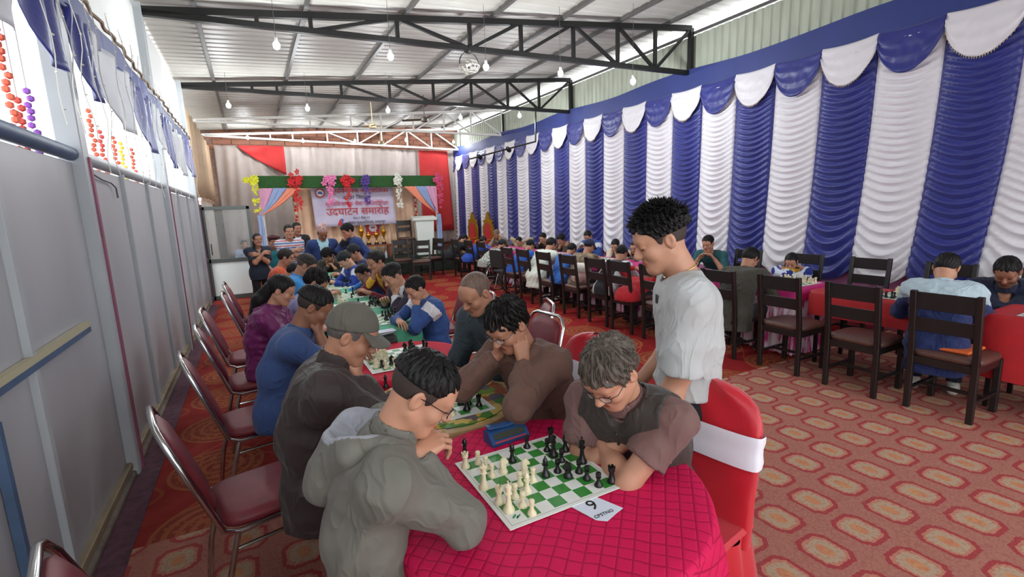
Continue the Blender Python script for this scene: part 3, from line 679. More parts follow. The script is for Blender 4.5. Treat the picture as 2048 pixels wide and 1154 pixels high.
class Fld:
    def __init__(s, lo, hi, h):
        s.h = h; s.lo = np.asarray(lo, float)-2*h; n = np.ceil((np.asarray(hi, float)+2*h-s.lo)/h).astype(int)+1
        s.ax = [(s.lo[k]+np.arange(n[k])*h).astype(np.float32) for k in range(3)]; s.D = np.full(n, 1., np.float32)
    def reg(s, lo, hi):
        sl = []
        for k in range(3):
            a = max(0, int((lo[k]-s.lo[k])/s.h)-1); b = min(len(s.ax[k]), int((hi[k]-s.lo[k])/s.h)+2); sl.append(slice(a, max(a, b)))
        return tuple(sl), s.ax[0][sl[0]][:, None, None], s.ax[1][sl[1]][None, :, None], s.ax[2][sl[2]][None, None, :]
    def put(s, sl, d, k, mode='u'):
        D = s.D[sl]
        if D.size == 0: return
        if mode == 'u':
            hh = np.maximum(k-np.abs(D-d), 0)/k if k > 0 else 0; s.D[sl] = np.minimum(D, d)-hh*hh*k*.25
        else:
            d = -d; hh = np.maximum(k-np.abs(D-d), 0)/k if k > 0 else 0; s.D[sl] = np.maximum(D, d)+hh*hh*k*.25
    def cone(s, a, b, ra, rb, k=.02, cut=None, mode='u', sq=None):
        a, b = np.asarray(a, float), np.asarray(b, float); r = max(ra, rb)+k+s.h*2
        sl, X, Y, Z = s.reg(np.minimum(a, b)-r, np.maximum(a, b)+r)
        ba = b-a; L2 = max(ba@ba, 1e-9)
        px, py, pz = X-a[0], Y-a[1], Z-a[2]
        tt = (px*ba[0]+py*ba[1]+pz*ba[2])/L2; t = np.clip(tt, 0, 1)
        qx, qy, qz = px-t*ba[0], py-t*ba[1], pz-t*ba[2]
        d2 = qx*qx+qy*qy+qz*qz
        if sq is not None:                      # squash: (axis, factor) flattens the section along that axis
            w = qx*sq[0][0]+qy*sq[0][1]+qz*sq[0][2]; d2 = d2+w*w*(sq[1]**2-1)
        d = np.sqrt(d2)-(ra+(rb-ra)*t)
        if cut: 
            ln = math.sqrt(L2)
            if cut in ('b', 'ab'): d = np.maximum(d, (tt-1)*ln)
            if cut in ('a', 'ab'): d = np.maximum(d, -tt*ln)
        s.put(sl, d, k, mode)
    def ell(s, c, r, A=None, k=.02, mode='u'):
        c = np.asarray(c, float); r = np.asarray(r, float); m = r.max()+k+s.h*2
        sl, X, Y, Z = s.reg(c-m, c+m); px, py, pz = X-c[0], Y-c[1], Z-c[2]
        if A is not None: px, py, pz = [px*A[i][0]+py*A[i][1]+pz*A[i][2] for i in range(3)]
        k0 = np.sqrt((px/r[0])**2+(py/r[1])**2+(pz/r[2])**2); k1 = np.sqrt((px/r[0]**2)**2+(py/r[1]**2)**2+(pz/r[2]**2)**2)+1e-6
        s.put(sl, k0*(k0-1)/k1, k, mode)
    def plane(s, p, n, k=.0):
        """keep what lies behind the plane (n points outwards)"""
        d = (s.ax[0][:, None, None]-p[0])*n[0]+(s.ax[1][None, :, None]-p[1])*n[1]+(s.ax[2][None, None, :]-p[2])*n[2]
        s.D = np.maximum(s.D, d.astype(np.float32))
    def ruffle(s, amp, freq, seed, n=5, aniso=(1, 1, 1)):
        rg = np.random.default_rng(seed); X, Y, Z = s.ax[0][:, None, None], s.ax[1][None, :, None], s.ax[2][None, None, :]
        band = np.abs(s.D) < .06
        T = np.zeros_like(s.D)
        for i in range(n):
            kv = rg.normal(size=3)*aniso; kv = kv/np.linalg.norm(kv)*freq*(.6+1.1*rg.random()); k2 = rg.normal(size=3); k2 = k2/np.linalg.norm(k2)*freq*.35
            ph = rg.random(2)*6.28
            T += np.abs(np.sin(X*kv[0]+Y*kv[1]+Z*kv[2]+ph[0]+1.6*np.sin(X*k2[0]+Y*k2[1]+Z*k2[2]+ph[1])))-.6
        s.D = np.where(band, s.D+(amp/n*1.6)*T, s.D)
    def mesh(s): return nets(s.D, s.lo, s.h)
def merge(parts):
    V, F, n = [], [], 0
    for v, f in parts:
        if len(v): V.append(v); F.append(f+n); n += len(v)
    return np.concatenate(V), np.concatenate(F)
LOD = {'n': dict(head=.0034, cloth=.0085, hand=.0036, body=.02), 'm': dict(head=.0052, cloth=.013, hand=.0058, body=.024), 'f': dict(head=.0078, cloth=.019, hand=.0085, body=.03)}
SK = dict(a=(184, 134, 108), b=(172, 121, 96), c=(138, 92, 70), d=(200, 152, 124))
def skin(t): return mat('skin_'+t, SK[t], .52, var=.07, vscale=18, bump=.04, bscale=260, sss=.06)
def lipm(t): c = SK[t]; return mat('lips_'+t, (int(c[0]*.86), int(c[1]*.66), int(c[2]*.68)), .45)
def stub(t): c = SK[t]; return mat('stubble_'+t, (int(c[0]*.62), int(c[1]*.62), int(c[2]*.66)), .7, var=.2, vscale=90)
def hairm(c): return mat('hair_%d_%d_%d' % c, c, .5, var=.35, vscale=55, stretch=(2.5, 1, .5), spec=.22)
def cloth(c, rough=.8, **k):
    """woven cloth: slight colour variation, fine weave bump and broad soft creases"""
    nm = 'cloth_%d_%d_%d_%d' % (*c, int(rough*100))
    if nm in _M: return _M[nm]
    m, N, L, p = graph(nm, rough); g = NG(N, L); p.inputs['Sheen Weight'].default_value = k.get('sheen', .08); p.inputs['Specular IOR Level'].default_value = .3
    cl = lin(c); n = g.noise(14, 4); L.new(g.mix(n, tuple(x*.9 for x in cl[:3])+(1,), tuple(min(1, x*1.08) for x in cl[:3])+(1,)), p.inputs['Base Color'])
    nz = N.new('ShaderNodeTexNoise'); nz.inputs['Scale'].default_value = 7; nz.inputs['Detail'].default_value = 2; nz.inputs['Distortion'].default_value = 1.4
    tc = N.new('ShaderNodeTexCoord'); mp = N.new('ShaderNodeMapping'); mp.inputs['Scale'].default_value = (1, 1, .6); mp.inputs['Rotation'].default_value = (.4, .5, 0); L.new(tc.outputs['Object'], mp.inputs[0]); L.new(mp.outputs[0], nz.inputs['Vector'])
    rid = g.m('POWER', g.m('SUBTRACT', 1., g.m('MINIMUM', g.m('MULTIPLY', g.m('ABSOLUTE', g.m('SUBTRACT', nz.outputs['Fac'], .5)), 7.), 1.)), 1.6)
    b1 = N.new('ShaderNodeBump'); b1.inputs['Strength'].default_value = .4; b1.inputs['Distance'].default_value = .012; L.new(rid, b1.inputs['Height'])
    b2 = N.new('ShaderNodeBump'); b2.inputs['Strength'].default_value = .15; b2.inputs['Distance'].default_value = .004; L.new(g.noise(420, 2), b2.inputs['Height']); L.new(b1.outputs[0], b2.inputs['Normal']); L.new(b2.outputs[0], p.inputs['Normal'])
    return m
def rotm(ax, a):
    ax = nrm(ax); c, s = math.cos(a), math.sin(a); x, y, z = ax
    return np.array([[c+x*x*(1-c), x*y*(1-c)-z*s, x*z*(1-c)+y*s], [y*x*(1-c)+z*s, c+y*y*(1-c), y*z*(1-c)-x*s], [z*x*(1-c)-y*s, z*y*(1-c)+x*s, c+z*z*(1-c)]])
def ik(S, W, l1, l2, hint):
    d = W-S; L = np.linalg.norm(d)
    if L > (l1+l2)*.995: W = S+d*((l1+l2)*.995/L); d = W-S; L = np.linalg.norm(d)
    L = max(L, abs(l1-l2)+.02); a = (l1*l1-l2*l2+L*L)/(2*L); hgt = math.sqrt(max(l1*l1-a*a, 0)); u = nrm(d); p = hint-u*(hint@u)
    return S+u*a+nrm(p)*hgt, W
def hand_prims(f, W, d, back, side, s, curl=(25, 30, 20), spread=.12, thumb=.5, k=.008):
    """palm, four unequal fingers with three joints, thumb from the side of the palm"""
    y = nrm(d); z = nrm(back-y*(np.asarray(back)@y)); x = (1 if side == 'l' else -1)*np.cross(y, z)
    P = lambda a, b, c: W+s*(x*a+y*b+z*c)
    kn = ((-.030, .076), (-.010, .086), (.011, .088), (.031, .083))
    for a, b in kn: f.cone(P(a*.55, .004, 0), P(a, b, 0), .0125*s, .0105*s, .014)
    f.ell(P(.0, .045, -.006), (.036*s, .042*s, .013*s), (x, y, z), .012)
    ln = ((.034, .021, .019), (.043, .028, .022), (.047, .030, .023), (.043, .026, .022))
    for i, (a, b) in enumerate(kn):
        c = P(a, b, 0); ang = 0.; q = c; r = (.0082, .0092, .0096, .0092)[i]*s; cu = curl[i] if hasattr(curl[0], '__len__') else curl
        for j in range(3):
            ang += R(cu[j]); dv = (y*math.cos(ang)-z*math.sin(ang))+x*(a*spread/.03*(1 if j == 0 else .6)); dv = nrm(dv)
            e = q+dv*ln[i][j]*s; f.cone(q, e, r, r*.92, .004); q = e; r *= .9
    t0 = P(.024, .018, -.006); t1 = P(.046, .046, -.012-.02*thumb); t2 = P(.052-.018*thumb, .076, -.018-.024*thumb); t3 = P(.050-.030*thumb, .099, -.022-.022*thumb)
    f.cone(t0, t1, .0145*s, .0120*s, .012); f.cone(t1, t2, .0115*s, .0098*s, .005); f.cone(t2, t3, .0098*s, .0078*s, .004)
HAIRLINE = [(-.16, -.060), (-.085, -.058), (-.055, -.040), (-.032, -.015), (-.022, .022), (.006, .024), (.016, -.006), (.030, .004), (.040, .036), (.060, .060), (.085, .073), (.16, .073)]
def person(name, H, face, label, s=1.0, pose='sit', hp=20, hy=0, hr=0, lod='m', tone='b', hair=('short', (22, 19, 18)), top=None, legs=(40, 38, 42), arms=None,
           extras=None, cat='person', group=None, back=None, pz=None, beard=False, glasses=None, cap=None, shoes=None, bow=.05, shoulder=.18, female=False, floor=0., feet=True, eyes='down', age=0, knee=None, twist=0.):
    """H head centre in world metres, face = heading (deg from +x), hp/hy/hr head pitch/yaw/roll"""
    q = LOD[lod]; H = np.asarray(H, float); th = R(face); up = V3(0, 0, 1)
    fw = V3(math.cos(th), math.sin(th), 0); rt = V3(math.sin(th), -math.cos(th), 0)
    # head frame
    hf = rotm(up, R(hy))@fw; hrt = rotm(up, R(hy))@rt; Rp = rotm(hrt, -R(hp)); hf = Rp@hf; hu = Rp@up
    Rr = rotm(hf, R(hr)); hrt, hu = Rr@hrt, Rr@hu
    A = np.array([hrt, hf, hu])                                    # local -> world rows
    a = R(10+.5*hp); nd = up*math.cos(a)+fw*math.sin(a)
    N = H-nd*.155*s-hf*.03*s
    if pose == 'sit':
        Pz = (pz if pz is not None else .54*(.5+.5*s)); L = .50*s; dz = N[2]-Pz
        if dz > L*.985: Pz = N[2]-L*.985; dz = L*.985
        bk = back if back is not None else math.sqrt(max(L*L-dz*dz, .0))
        P = V3(*(N-fw*bk)[:2], Pz)
    else:
        Pz = N[2]-.50*s; P = V3(*(N-fw*(back if back is not None else .03))[:2], Pz)
    root = empty(name, (P[0], P[1], floor)); tag(root, label, cat, group); O = V3(P[0], P[1], floor)
    sp = nrm(N-P); Mi = (P+N)/2-fw*bow*s; Cs = P+(N-P)*.78-fw*bow*.5*s
    rts = rotm(up, R(twist))@rt
    SHR = N-sp*.055*s+rts*shoulder*s; SHL = N-sp*.055*s-rts*shoulder*s
    arms = arms or {}
    J = dict(P=P, N=N, H=H, fw=fw, rt=rt, sp=sp, Cs=Cs, Mi=Mi, A=A, s=s, hf=hf, hu=hu, hrt=hrt, SHL=SHL, SHR=SHR)
    AR = {}
    for sd, S_ in (('l', SHL), ('r', SHR)):
        sg = 1 if sd == 'r' else -1
        d = arms.get(sd, dict(w=('p', .30, .12, .62)))
        w = d['w']
        if w[0] == 'p': W = V3(P[0], P[1], 0)+fw*w[1]*s+rt*sg*w[2]*s; W[2] = floor+w[3]
        elif w[0] == 'h': W = H+s*(hrt*w[1]*sg+hf*w[2]+hu*w[3])
        else: W = np.array(w[1:], float)
        hint = d.get('hint'); hint = (-up*1.0+rt*sg*.7-fw*.25) if hint is None else (fw*hint[0]+rt*sg*hint[1]+up*hint[2])
        E, W = ik(S_, W, .285*s, .245*s, hint)
        fd = nrm(W-E); dd = d.get('dir'); dirv = fd if dd is None else nrm(fw*dd[0]+rt*sg*dd[1]+up*dd[2])
        bk_ = d.get('bk', (0, .25, 1)); bkv = fw*bk_[0]+rt*sg*bk_[1]+up*bk_[2]
        AR[sd] = dict(S=S_, E=E, W=W, dir=dirv, bk=bkv, curl=d.get('curl', (25, 30, 20)), thumb=d.get('thumb', .5), sg=sg)
    J['AR'] = AR
    # legs
    LG = {}
    for sd, sg in (('l', -1), ('r', 1)):
        hip = P+rt*sg*.085*s-up*.02
        if pose == 'sit':
            kx = knee or (.40, .13); K = V3(P[0], P[1], 0)+fw*kx[0]*s+rt*sg*kx[1]*s; K[2] = floor+max(.47, Pz-.04); AN = K+fw*(-.02)*s; AN[2] = floor+.10
        else:
            K = P+rt*sg*.10*s+fw*.02; K[2] = floor+(Pz-floor)*.52; AN = P+rt*sg*.11*s-fw*.01; AN[2] = floor+.10
        LG[sd] = (hip, K, AN)
    J['LG'] = LG
    # ------------------------------------------------ body mesh (one object): coarse trunk, fine head, fine hands
    lo = np.min([P, N, SHL, SHR]+[v for l in LG.values() for v in l]+[AR[k]['E'] for k in AR], 0)-.16; hi = np.max([P, N, SHL, SHR]+[v for l in LG.values() for v in l]+[AR[k]['E'] for k in AR], 0)+.16
    lo[2] = floor-.01
    parts = []
    def trunk(f, g, arms_='full', legs_=True, k=.05):
        f.cone(P-rt*.07*s, P+rt*.07*s, .104*s+g, .104*s+g, k)
        for sg in (-1, 1):
            f.cone(P+rt*sg*.060*s, Mi+rt*sg*.062*s, .098*s+g, .092*s+g, k); f.cone(Mi+rt*sg*.062*s, Cs+rts*sg*.080*s, .092*s+g, .094*s+g, k)
            S_ = SHR if sg > 0 else SHL; f.cone(N-sp*.03*s, S_, .052*s+g*.8, .050*s+g, k); f.cone(Cs+rts*sg*.06*s, S_-sp*.02, .088*s+g, .050*s+g, k)
        if female: f.ell(Cs+fw*.075*s-sp*.03*s, (.12*s+g, .075*s+g, .075*s+g), (rt, fw, up), .05)
    f = Fld(lo, hi, q['body']); trunk(f, -.022)
    for sd in ('l', 'r'):
        a_ = AR[sd]; f.cone(a_['S'], a_['E'], .040*s, .036*s, .03)
        if feet:
            hip, K, AN = LG[sd]; f.cone(hip, K, .068*s, .048*s, .03); f.cone(K, AN, .046*s, .030*s, .02); f.cone(AN-up*.03, AN+fw*.14*s-up*.065, .032*s, .025*s, .02)
    parts.append(f.mesh())
    for sd in ('l', 'r'):
        a_ = AR[sd]; E, W = a_['E'], a_['W']; b_ = W+a_['dir']*.2*s
        st = 0. if (top and top.get('sleeve', 'long') != 'long') else .6
        S0 = E+(W-E)*st
        lo_ = np.min([S0, W, b_], 0)-.075*s; hi_ = np.max([S0, W, b_], 0)+.075*s
        if st == 0.:
            S1 = a_['S']+(E-a_['S'])*.35; lo_ = np.minimum(lo_, S1-.06); hi_ = np.maximum(hi_, S1+.06)
        f = Fld(lo_, hi_, q['hand'])
        r0, r1 = .043*s, .029*s
        if st == 0.: f.cone(S1, E, .046*s, .041*s, .02); f.cone(E, E+(W-E)*.35, .041*s, .042*s, .03); f.cone(E+(W-E)*.35, W, .042*s, r1, .03, sq=None)
        else: f.cone(S0, W, r0*.8, r1, .02)
        hand_prims(f, W, a_['dir'], a_['bk'], sd, s, a_['curl'], thumb=a_['thumb'])
        parts.append(f.mesh())
    # head in its own frame
    Nl = A@(N-H)/s
    hd = q['head']/s; f = Fld((-.10, -.125, min(-.15, Nl[2]-.01)), (.10, .13, .14), hd)
    fa = .93 if female else 1.
    f.ell((0, -.012, .036), (.0735, .094, .086), k=.02)
    f.ell((0, .020, -.030), (.060*fa, .066, .068), k=.03)
    f.cone((0, .045, -.055), (0, .066, -.090), .042*fa, .026, .03)
    f.ell((0, .052, .045), (.058, .040, .045), k=.03)
    for g in (-1, 1):
        f.cone((g*.055*fa, -.005, -.045), (g*.022, .060, -.090), .016, .020, .025)
        f.ell((g*.037, .058, -.022), (.025, .026, .024), k=.022)
        if lod != 'f':
            f.ell((g*.031, .103, .012), (.017, .017, .012), k=.012, mode='s')
            f.ell((g*.031, .0775, .010), (.0155, .0145, .0115), k=.004)
            f.ell((g*.079, -.012, .002), (.009, .020, .031), np.array([[.94, .34*g, 0], [-.34*g, .94, 0], [0, 0, 1.]]), k=.006)
            f.ell((g*.087, -.006, .006), (.006, .011, .019), np.array([[.94, .34*g, 0], [-.34*g, .94, 0], [0, 0, 1.]]), k=.004, mode='s')
        else: f.ell((g*.078, -.01, .0), (.010, .019, .029), k=.006)
    f.cone((-.036, .080, .031), (.036, .080, .031), .011, .011, .02)
    f.cone((0, .088, .012), (0, .109, -.021), .0085, .0125, .014); f.ell((0, .100, -.026), (.0175, .011, .009), k=.008)
    if lod != 'f':
        f.cone((-.017, .0875, -.0515), (.017, .0875, -.0515), .0055, .0055, .006); f.cone((-.014, .0885, -.0605), (.014, .0885, -.0605), .0062, .0062, .006)
        f.cone((-.022, .097, -.0560), (.022, .097, -.0560), .0012, .0012, .004, mode='s')
    nk = .050 if female else .056
    f.cone((0, -.020, -.045), Nl, nk, nk+.006, .03)
    v, fc = f.mesh(); nh0 = sum(len(p[1]) for p in parts); cen = v[fc].mean(1)
    parts.append((H+(v*s)@A, fc))
    V, F = merge(parts); mi = np.zeros(len(F), int); hm = mi[nh0:]
    if lod != 'f':
        hm[((cen[:, 0]/.024)**2+((cen[:, 2]+.0565)/.0115)**2 < 1) & (cen[:, 1] > .083)] = 1
    if beard: hm[(cen[:, 1] > .01) & (cen[:, 2] < -.034) & (cen[:, 2] > -.125) & (hm == 0) & ~((cen[:, 2] > -.03) & (np.abs(cen[:, 0]) < .03))] = 2
    body = mesh_obj('body', V-O, F, [skin(tone), lipm(tone), stub(tone)], root, True, mi)
    hw = lambda p: H+s*(np.asarray(p, float)@A)-O
    # ------------------------------------------------ face details
    bc = tuple(int(x*.8+10) for x in hair[1]); Mb = mat('brow_%d_%d_%d' % bc, bc, .8)
    for g in (-1, 1):
        b = MB(); b.tube([hw((g*x, y, z)) for x, y, z in ((.013, .0945, .0285), (.026, .0925, .0335), (.040, .0850, .0315), (.050, .0745, .0255))], [.0022*s, .0034*s, .0030*s, .0012*s], 5); b.build('eyebrow', Mb, root)
        b = MB()
        if eyes == 'open':
            b.ball(hw((g*.031, .0845, .0095)), .0092*s, 8, 0); b.ball(hw((g*.031, .0905, .0093)), .0045*s, 6, 1)
            b.tube([hw((g*x, y, z)) for x, y, z in ((.018, .0895, .0105), (.031, .0945, .0165), (.045, .0865, .0115))], .0014*s, 4, 1)
            b.build('eye', [mat('eye_white', (226, 220, 214), .3), mat('iris_dark', (28, 20, 18), .2)], root)
        else:
            b.tube([hw((g*x, y, z)) for x, y, z in ((.018, .0875, .0060), (.026, .0922, .0022), (.036, .0915, .0022), (.046, .0830, .0062))], .0017*s, 4); b.build('eye', mat('iris_dark', (28, 20, 18), .2), root)
    # ------------------------------------------------ hair
    st, hc = hair[0], hair[1]
    if st != 'none':
        Mh = hairm(hc)
        hh = max(q['head']*1.05, .0042)/s; f = Fld((-.14, -.17, -.14), (.14, .15, .19), hh); X, Y, Z = f.ax[0][:, None, None], f.ax[1][None, :, None], f.ax[2][None, None, :]
        t = dict(short=.013, fade=.014, wavy=.018, thick=.020, long=.014, buzz=.004, spiky=.022, bald=.0045, tied=.010, recede=.0038)[st]
        k0 = np.sqrt((X/(.0745+t*.75))**2+((Y+.014)/(.096+t))**2+((Z-.037)/(.087+t))**2); k1 = np.sqrt((X/(.0745+t*.75)**2)**2+((Y+.014)/(.096+t)**2)**2+((Z-.037)/(.087+t)**2)**2)+1e-6
        D = (k0*(k0-1)/k1)
        hx = [p[0] for p in HAIRLINE]; hz = [p[1] for p in HAIRLINE]
        lift = {'fade': .040, 'spiky': .028, 'bald': .0}.get(st, 0.)
        hl = np.interp(f.ax[1]+(.052 if st == 'recede' else 0), hx, hz).astype(np.float32)
        if st == 'recede': hl = np.where(f.ax[1] < -.03, np.interp(f.ax[1], hx, hz), np.where(f.ax[1] < .03, np.maximum(np.interp(f.ax[1], hx, hz), -.01), hl)).astype(np.float32)
        if lift: hl = np.maximum(hl, np.where(f.ax[1] < .05, .0+lift, hl))
        hl = hl[None, :, None]+.006*np.sin(X*140)*(Y > .04)
        if st in ('wavy', 'thick'): hl = hl-.016*(Y > .03)
        phi = np.arctan2(X, Y+.035); rad = np.sqrt(X*X+(Y+.035)**2+(Z-.12)**2)
        if st in ('short', 'fade', 'wavy', 'thick', 'long', 'tied', 'spiky'):
            am = dict(short=.0022, fade=.0025, wavy=.0055, thick=.004, long=.002, tied=.0018, spiky=.004)[st]
            D = D+am*(np.sin(phi*23+9*rad*8+2*np.sin(Z*60))+.7*np.sin(phi*47+rad*40)+(.8*np.sin(rad*90+phi*7) if st in ('wavy', 'thick') else 0))
        if st == 'bald': hl = np.where(np.sqrt(X*X+Y*Y*0)+0*Z < .2, np.maximum(hl, 0*X), hl); D = np.maximum(D, (Z-.075)+.35*np.maximum(Y, -.05)*0)
        D = np.maximum(D, (hl-Z)*.75)
        f.D = D.astype(np.float32)
        if st == 'long':
            f2 = None
        v, fc = f.mesh(); hp_parts = [(v, fc)]
        rg = random.Random(sum(map(ord, name+label)))
        if st == 'long':
            g2 = Fld((-.13, -.2, -.42), (.13, .06, .06), hh*1.3)
            g2.cone((0, -.075, .0), (0, -.125, -.13), .062, .058, .03); g2.cone((0, -.125, -.13), (0, -.13, -.36), .058, .024, .03)
            g2.ruffle(.006, 60, 3, 4, (3, 1, .2)); hp_parts.append(g2.mesh())
        if st == 'tied':
            g2 = Fld((-.12, -.16, -.36), (.12, .06, .08), hh*1.3); g2.cone((.055, -.06, -.02), (.085, .0, -.16), .026, .022, .02); g2.cone((.085, .0, -.16), (.075, .03, -.30), .022, .010, .02)
            g2.cone((-.05, -.085, -.03), (-.06, -.08, -.14), .024, .012, .02); hp_parts.append(g2.mesh())
        v, fc = merge(hp_parts)
        b = MB(); b.V.append(hw(v)); b.n = len(v); b.F = [tuple(r) for r in fc]; b.I = [0]*len(fc)
        nl = {'n': 900, 'm': 260, 'f': 0}[lod] if st in ('short', 'fade', 'wavy', 'thick', 'spiky') else 0
        if st == 'spiky' and lod == 'f': nl = 40
        for i in range(nl):                                        # separate locks lying on the scalp
            az = rg.uniform(-math.pi, math.pi); el = rg.uniform(.2, 1.5); c0 = V3(math.cos(el)*math.sin(az), math.cos(el)*math.cos(az), math.sin(el))
            rr = V3(.0745+t*.75, .096+t, .087+t); p = c0*rr+V3(0, -.014, .037)
            hlz = float(np.interp(p[1], hx, hz))
            if st in ('fade', 'spiky'): hlz = max(hlz, .045)
            if np.linalg.norm(p-V3(0, -.045, .125)) < .05 and st != 'spiky': continue
            if p[2] < hlz+(.034 if st != 'spiky' else .02): continue
            out = nrm(c0/rr); crown = V3(0, -.045, .125)
            tg = p-crown; tg = nrm(tg-out*(tg@out)+V3(rg.gauss(0, .012), rg.gauss(0, .012), rg.gauss(0, .012)))
            if st == 'spiky': dv = nrm(out*1.0+tg*.4+V3(0, .25, .25)); ln = rg.uniform(.014, .034); bend = .2
            else: dv = nrm(tg+out*(.16 if st in ('wavy', 'thick') else .05)); ln = rg.uniform(.022, .042); bend = .95
            pts = []; pp = p-out*.004
            for j in range(4): pts.append(hw(pp)); pp = pp+dv*ln/3; dv = nrm(dv-out*bend/3)
            lr = (.0024 if lod == 'n' else .0034)*s*(1.25 if st == 'spiky' else 1); b.tube(pts, [lr*.9, lr, lr*.75, lr*.15], 3)
        b.build('hair', Mh, root, smooth=True)
        if st in ('fade', 'spiky'):
            f = Fld((-.10, -.13, -.10), (.10, .12, .10), hh); X, Y, Z = f.ax[0][:, None, None], f.ax[1][None, :, None], f.ax[2][None, None, :]
            t = .0035; k0 = np.sqrt((X/(.0745+t))**2+((Y+.012)/(.095+t))**2+((Z-.036)/(.087+t))**2); k1 = np.sqrt((X/(.0745+t)**2)**2+((Y+.012)/(.095+t)**2)**2+((Z-.036)/(.087+t)**2)**2)+1e-6
            hl = np.interp(f.ax[1], hx, hz).astype(np.float32)[None, :, None]
            f.D = np.maximum(k0*(k0-1)/k1, (hl-Z)*.8).astype(np.float32); v, fc = f.mesh()
            c = SK[tone]; Mf = mat('fade_'+tone, tuple(int(hc[i]*.7+c[i]*.22) for i in range(3)), .7, var=.2, vscale=120)
            mesh_obj('hair_sides', hw(v), fc, Mf, root)
    # ------------------------------------------------ clothes
    if top:
        g = top.get('loose', .008); hem = top.get('hem', .06)
        sl = top.get('sleeve', 'long')
        lo = np.min([P-V3(0, 0, hem+.02), N, SHL, SHR]+[AR[k][j] for k in AR for j in (('E', 'W') if sl == 'long' else ('E',))], 0)-.15; hi = np.max([P, N, SHL, SHR]+[AR[k][j] for k in AR for j in (('E', 'W') if sl == 'long' else ('E',))], 0)+.15
        f = Fld(lo, hi, top.get('h', q['cloth'])); trunk(f, g)
        if hem > .05:
            for sg in (-1, 1): f.cone(P+rt*sg*.05*s, P+rt*sg*.055*s-up*hem, .108*s+g, .112*s+g*1.3, .04)
        if top.get('vest'):
            pass
        else:
            for sd in ('l', 'r'):
                a_ = AR[sd]; S_, E, W = a_['S'], a_['E'], a_['W']
                if sl == 'long':
                    f.cone(S_, E, .050*s+g, .043*s+g*.9, .04); f.cone(E, E+(W-E)*.93, .043*s+g*.9, .031*s+g*.6, .03, cut='b')
                elif sl == 'half':
                    f.cone(S_, E+(W-E)*.3, .056*s+g, .050*s+g, .05, cut='b')
                elif sl == 'short':
                    e = S_+(E-S_)*top.get('slen', .72); f.cone(S_, e, .050*s+g, (.050+.012)*s+g*1.1, .04, cut='b')
        if top.get('ruffle', .005): f.ruffle(top.get('ruffle', .005)*(1.7 if lod != 'f' else 1.8), top.get('freq', 26)*1.25, int(abs(H[0]*97+H[1]*31))+3, 5)
        f.plane(P-up*hem, -up)
        # neck opening
        nr = top.get('neck', .066)*s; f.cone(N-nd*.02*s+fw*.012*s, N+nd*.14*s, nr, nr+.03, .012, mode='s')
        if top.get('vneck'): f.cone(N+fw*.06*s, Cs+fw*.16*s-sp*.02, .055*s, .02*s, .01, mode='s')
        if top.get('collar'):
            ch = top['collar']; fr = np.array(frame_to(nd)); f2 = Fld(N-.16, N+.16, min(.0075, q['cloth']))
            f2.cone(N-nd*.035*s+fw*.012*s, N+nd*ch*s+fw*.004*s, .079*s, .070*s, .005, cut='ab'); f2.cone(N-nd*.1*s+fw*.012*s, N+nd*(ch+.1)*s+fw*.004*s, .068*s, .056*s, .004, mode='s')
            if top.get('open_collar', True): f2.cone(N+fw*.10*s-nd*.03, N+fw*.085*s+nd*.12*s, .010*s, .048*s, .004, mode='s')
            cv, cf = f2.mesh(); mesh_obj('collar', cv-O, cf, top.get('collar_mat') or cloth(top['c'], top.get('rough', .8)), root)
        v, fc = f.mesh(); cen = v[fc].mean(1)
        mats = [cloth(top['c'], top.get('rough', .8), **top.get('mk', {}))]+[cloth(c) if isinstance(c, tuple) else c for c in top.get('more', [])]
        mi = top['paint'](cen, J) if top.get('paint') else None
        mesh_obj(top.get('name', 'shirt'), v-O, fc, mats, root, True, mi)
    if top and top.get('over'):                                    # waistcoat / open jacket worn over the shirt
        ov = top['over']; g = ov.get('loose', .022); f = Fld(np.min([P-V3(0, 0, .2), N, SHL, SHR], 0)-.17, np.max([P, N, SHL, SHR], 0)+.17, q['cloth']); trunk(f, g)
        for sg in (-1, 1): f.cone(P+rt*sg*.05*s, P+rt*sg*.06*s-up*ov.get('hem', .15), .112*s+g, .118*s+g, .04)
        f.ruffle(.005, 22, 7, 4); f.plane(P-up*ov.get('hem', .15), -up)
        for sg in (-1, 1): f.plane(N+rts*sg*(shoulder-.025)*s, nrm(rts*sg+sp*.18))
        f.cone(N-nd*.02*s, N+nd*.14*s, .074*s, .10*s, .012, mode='s'); f.cone(N+fw*.07*s, Cs+fw*.17*s-sp*.06, .045*s, .012*s, .008, mode='s')
        v, fc = f.mesh(); mesh_obj('waistcoat', v-O, fc, cloth(ov['c'], ov.get('rough', .7)), root)
    if legs and feet:
        f = Fld(np.min([P, LG['l'][1], LG['r'][1], LG['l'][2], LG['r'][2]], 0)-.14, np.max([P, LG['l'][1], LG['r'][1], LG['l'][2], LG['r'][2]], 0)+.14, max(q['cloth'], .013)); f.cone(P-rt*.06*s, P+rt*.06*s, .106*s, .106*s, .05)
        for sd in ('l', 'r'):
            hip, K, AN = LG[sd]; f.cone(hip, K, .090*s, .068*s, .035); f.cone(K, AN+up*.01, .066*s, .052*s, .03, cut='b')
        f.ruffle(.006, 24, 5, 4); v, fc = f.mesh(); mesh_obj('trousers', v-O, fc, cloth(legs, .85), root)
        sc = shoes or (34, 32, 34)
